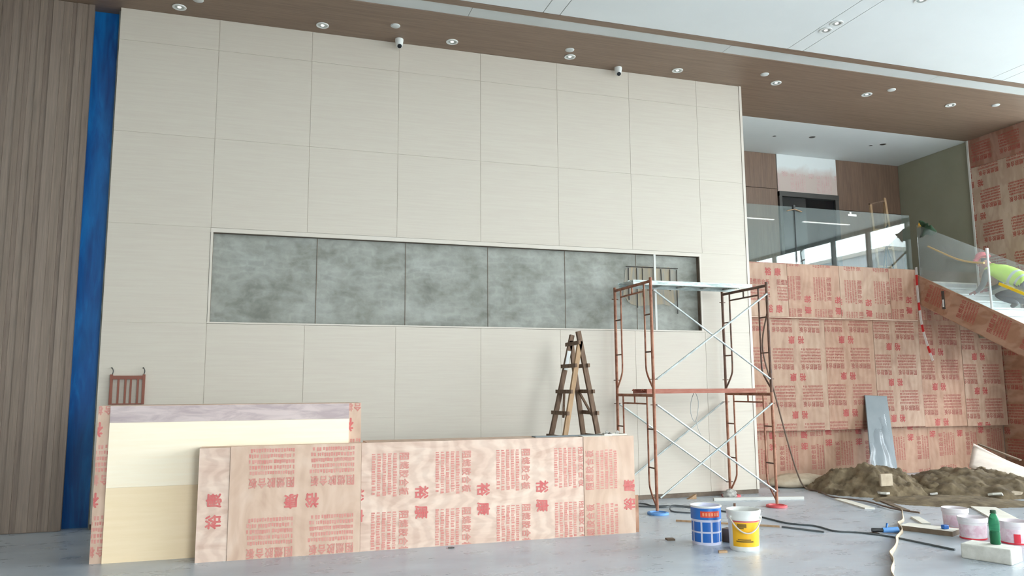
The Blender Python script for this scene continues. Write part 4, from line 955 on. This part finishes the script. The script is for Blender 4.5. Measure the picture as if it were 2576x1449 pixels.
# ================================================================== WORKER
def worker():
    root = thing('person', (13.35, -.25, 3.2), 'worker in pink hard hat and yellow-green vest crouching on the stair behind glass', 'person')
    # joints (world)
    X0 = 13.35
    J = {'pelvis': (X0, -.66, 3.30), 'waist': (X0, -.58, 3.46), 'chest': (X0, -.32, 3.64), 'neck': (X0, .02, 3.80), 'headb': (X0, .12, 3.88), 'headt': (X0, .22, 4.0),
         'shL': (X0 - .19, -.07, 3.72), 'elL': (X0 - .25, .0, 3.46), 'wrL': (X0 - .20, .18, 3.36), 'haL': (X0 - .19, .26, 3.35),
         'shR': (X0 + .19, -.07, 3.72), 'elR': (X0 + .24, .06, 3.48), 'wrR': (X0 + .16, .24, 3.42), 'haR': (X0 + .15, .32, 3.41),
         'hiL': (X0 - .11, -.66, 3.27), 'knL': (X0 - .15, -.16, 3.25), 'anL': (X0 - .14, -.56, 3.07), 'toL': (X0 - .14, -.42, 3.02),
         'hiR': (X0 + .11, -.66, 3.27), 'knR': (X0 + .15, -.14, 3.25), 'anR': (X0 + .14, -.57, 3.07), 'toR': (X0 + .14, -.42, 3.02)}
    R = {'pelvis': .15, 'waist': .14, 'chest': .165, 'neck': .06, 'headb': .085, 'headt': .085, 'shL': .075, 'elL': .05, 'wrL': .036, 'haL': .03, 'shR': .075, 'elR': .05, 'wrR': .036, 'haR': .03,
         'hiL': .095, 'knL': .07, 'anL': .05, 'toL': .04, 'hiR': .095, 'knR': .07, 'anR': .05, 'toR': .04}
    E = [('pelvis', 'waist'), ('waist', 'chest'), ('chest', 'neck'), ('neck', 'headb'), ('headb', 'headt')]
    for s in 'LR': E += [('chest', 'sh' + s), ('sh' + s, 'el' + s), ('el' + s, 'wr' + s), ('wr' + s, 'ha' + s), ('pelvis', 'hi' + s), ('hi' + s, 'kn' + s), ('kn' + s, 'an' + s), ('an' + s, 'to' + s)]
    # five fingers per hand, curled down
    for s, sx in (('L', -1), ('R', 1)):
        h = Vector(J['ha' + s])
        for k in range(5):
            if k == 4: a = h + Vector((-sx * .03, -.01, -.005)); b = a + Vector((-sx * .025, .03, -.015)); c_ = b + Vector((0, .022, -.015))
            else:
                a = h + Vector((sx * (-.024 + .016 * k), .03, 0)); ln = (.034, .042, .04, .03)[k]; b = a + Vector((0, ln, -.01)); c_ = b + Vector((0, ln * .4, -ln * .6))
            n1, n2, n3 = f'f{s}{k}a', f'f{s}{k}b', f'f{s}{k}c'
            J[n1], J[n2], J[n3] = a, b, c_; R[n1], R[n2], R[n3] = .0095, .009, .008
            E += [('ha' + s, n1), (n1, n2), (n2, n3)]
    names = list(J); o0 = Vector((X0, -.25, 3.0))
    me = bpy.data.meshes.new('person_skeleton'); me.from_pydata([Vector(J[n]) - o0 for n in names], [(names.index(a), names.index(b)) for a, b in E], [])
    ob = bpy.data.objects.new('body_tmp', me); COL.objects.link(ob)
    sk = ob.modifiers.new('skin', 'SKIN'); sk.use_smooth_shade = True
    for i, n in enumerate(names):
        v = me.skin_vertices[0].data[i]; v.radius = (R[n], R[n]); v.use_root = (n == 'pelvis')
    sb = ob.modifiers.new('subdivision', 'SUBSURF'); sb.levels = 2; sb.render_levels = 2
    dg = bpy.context.evaluated_depsgraph_get(); dg.update()
    m2 = bpy.data.meshes.new_from_object(ob.evaluated_get(dg)); bpy.data.objects.remove(ob)
    body = bpy.data.objects.new('body', m2); COL.objects.link(body); body.parent = root; body.location = o0 - WLOC[root.name]; WLOC['body'] = o0
    m2.materials.clear()
    for k in ('skin', 'sleeve', 'trousers', 'shoe', 'glove'): m2.materials.append(M[k])
    zone = {}
    for a, b in E:
        if a.startswith('f') or a.startswith('ha') or b.startswith('ha'): z = 4
        elif 'head' in b: z = 0
        elif b.startswith('to'): z = 3
        elif b[:2] in ('hi', 'kn', 'an'): z = 2
        else: z = 1
        zone[(a, b)] = z
    segs = [(Vector(J[a]) - o0, Vector(J[b]) - o0, zone[(a, b)], a, b) for a, b in E]
    vest = MB(); vm = {}
    for p in m2.polygons:
        c_ = p.center; best = (9, 0, '', '')
        for a, b, z, na, nb in segs:
            d = b - a; t = max(0, min(1, (c_ - a).dot(d) / d.length_squared)); dist = (c_ - a - d * t).length
            if dist < best[0]: best = (dist, z, na, nb)
        p.material_index = best[1]
        if best[3] in ('waist', 'chest') or (best[2] == 'chest' and best[3] in ('neck',)) or best[3] in ('shL', 'shR'):
            idx = []
            for vi in p.vertices:
                if vi not in vm: vm[vi] = len(vest.v); v = m2.vertices[vi]; vest.v.append(v.co + o0 + v.normal * .014)
                idx.append(vm[vi])
            w = (c_ + o0); tband = (w - Vector((X0, -.66, 3.3))).dot(Vector((0, .72, .69)))
            vest.f.append(tuple(idx)); vest.mi.append(1 if (.17 < tband < .21 or .30 < tband < .34) else 0)
    if vest.f: vest.build('vest', ['vest', 'reflective'], root, 2, fix=False, solid=.01)
    # head details
    hd = Vector((0, .55, .35)).normalized(); face = Vector((0, .62, -.55)).normalized()
    hc = Vector((X0, .19, 3.96))
    T = Matrix.Translation(hc + Vector((0, .0, .03))) @ Vector((0, .32, .95)).to_track_quat('Z', 'Y').to_matrix().to_4x4()
    prof = [(.118 * math.cos(a), .125 * math.sin(a)) for a in [math.pi / 2 * k / 8 for k in range(9)]]
    MB().lathe([(.150, -.004), (.150, .004)] + prof, n=28, T=T).build('hard_hat', 'helmet', root, True)
    fT = Matrix.Translation(hc + face * .075)
    MB().lathe([(0, .02), (.012, .0), (.006, -.02), (0, -.022)], n=10, T=Matrix.Translation(hc + Vector((0, .105, -.055)))).build('nose', 'skin', root, True)
    for sx in (-1, 1):
        MB().lathe([(0, .008), (.008, 0), (0, -.008)], n=8, T=Matrix.Translation(hc + Vector((sx * .035, .092, -.02)))).build('eye', 'lens', root, True)
        MB().lathe([(0, .03), (.018, .01), (.012, -.025), (0, -.03)], n=8, T=Matrix.Translation(hc + Vector((sx * .092, -.005, -.04)))).build('ear', 'skin', root, True)
    MB().box((-.025, -.004, -.005), (.025, .004, .005), Matrix.Translation(hc + Vector((0, .085, -.095)))).build('mouth', 'glove', root)
    MB().lathe([(.088, .02), (.096, -.02), (.09, -.06), (.06, -.07)], n=16, T=Matrix.Translation(hc + Vector((0, -.02, 0))), a0=math.radians(200), a1=math.radians(340)).build('hair', 'black', root, True)
worker()
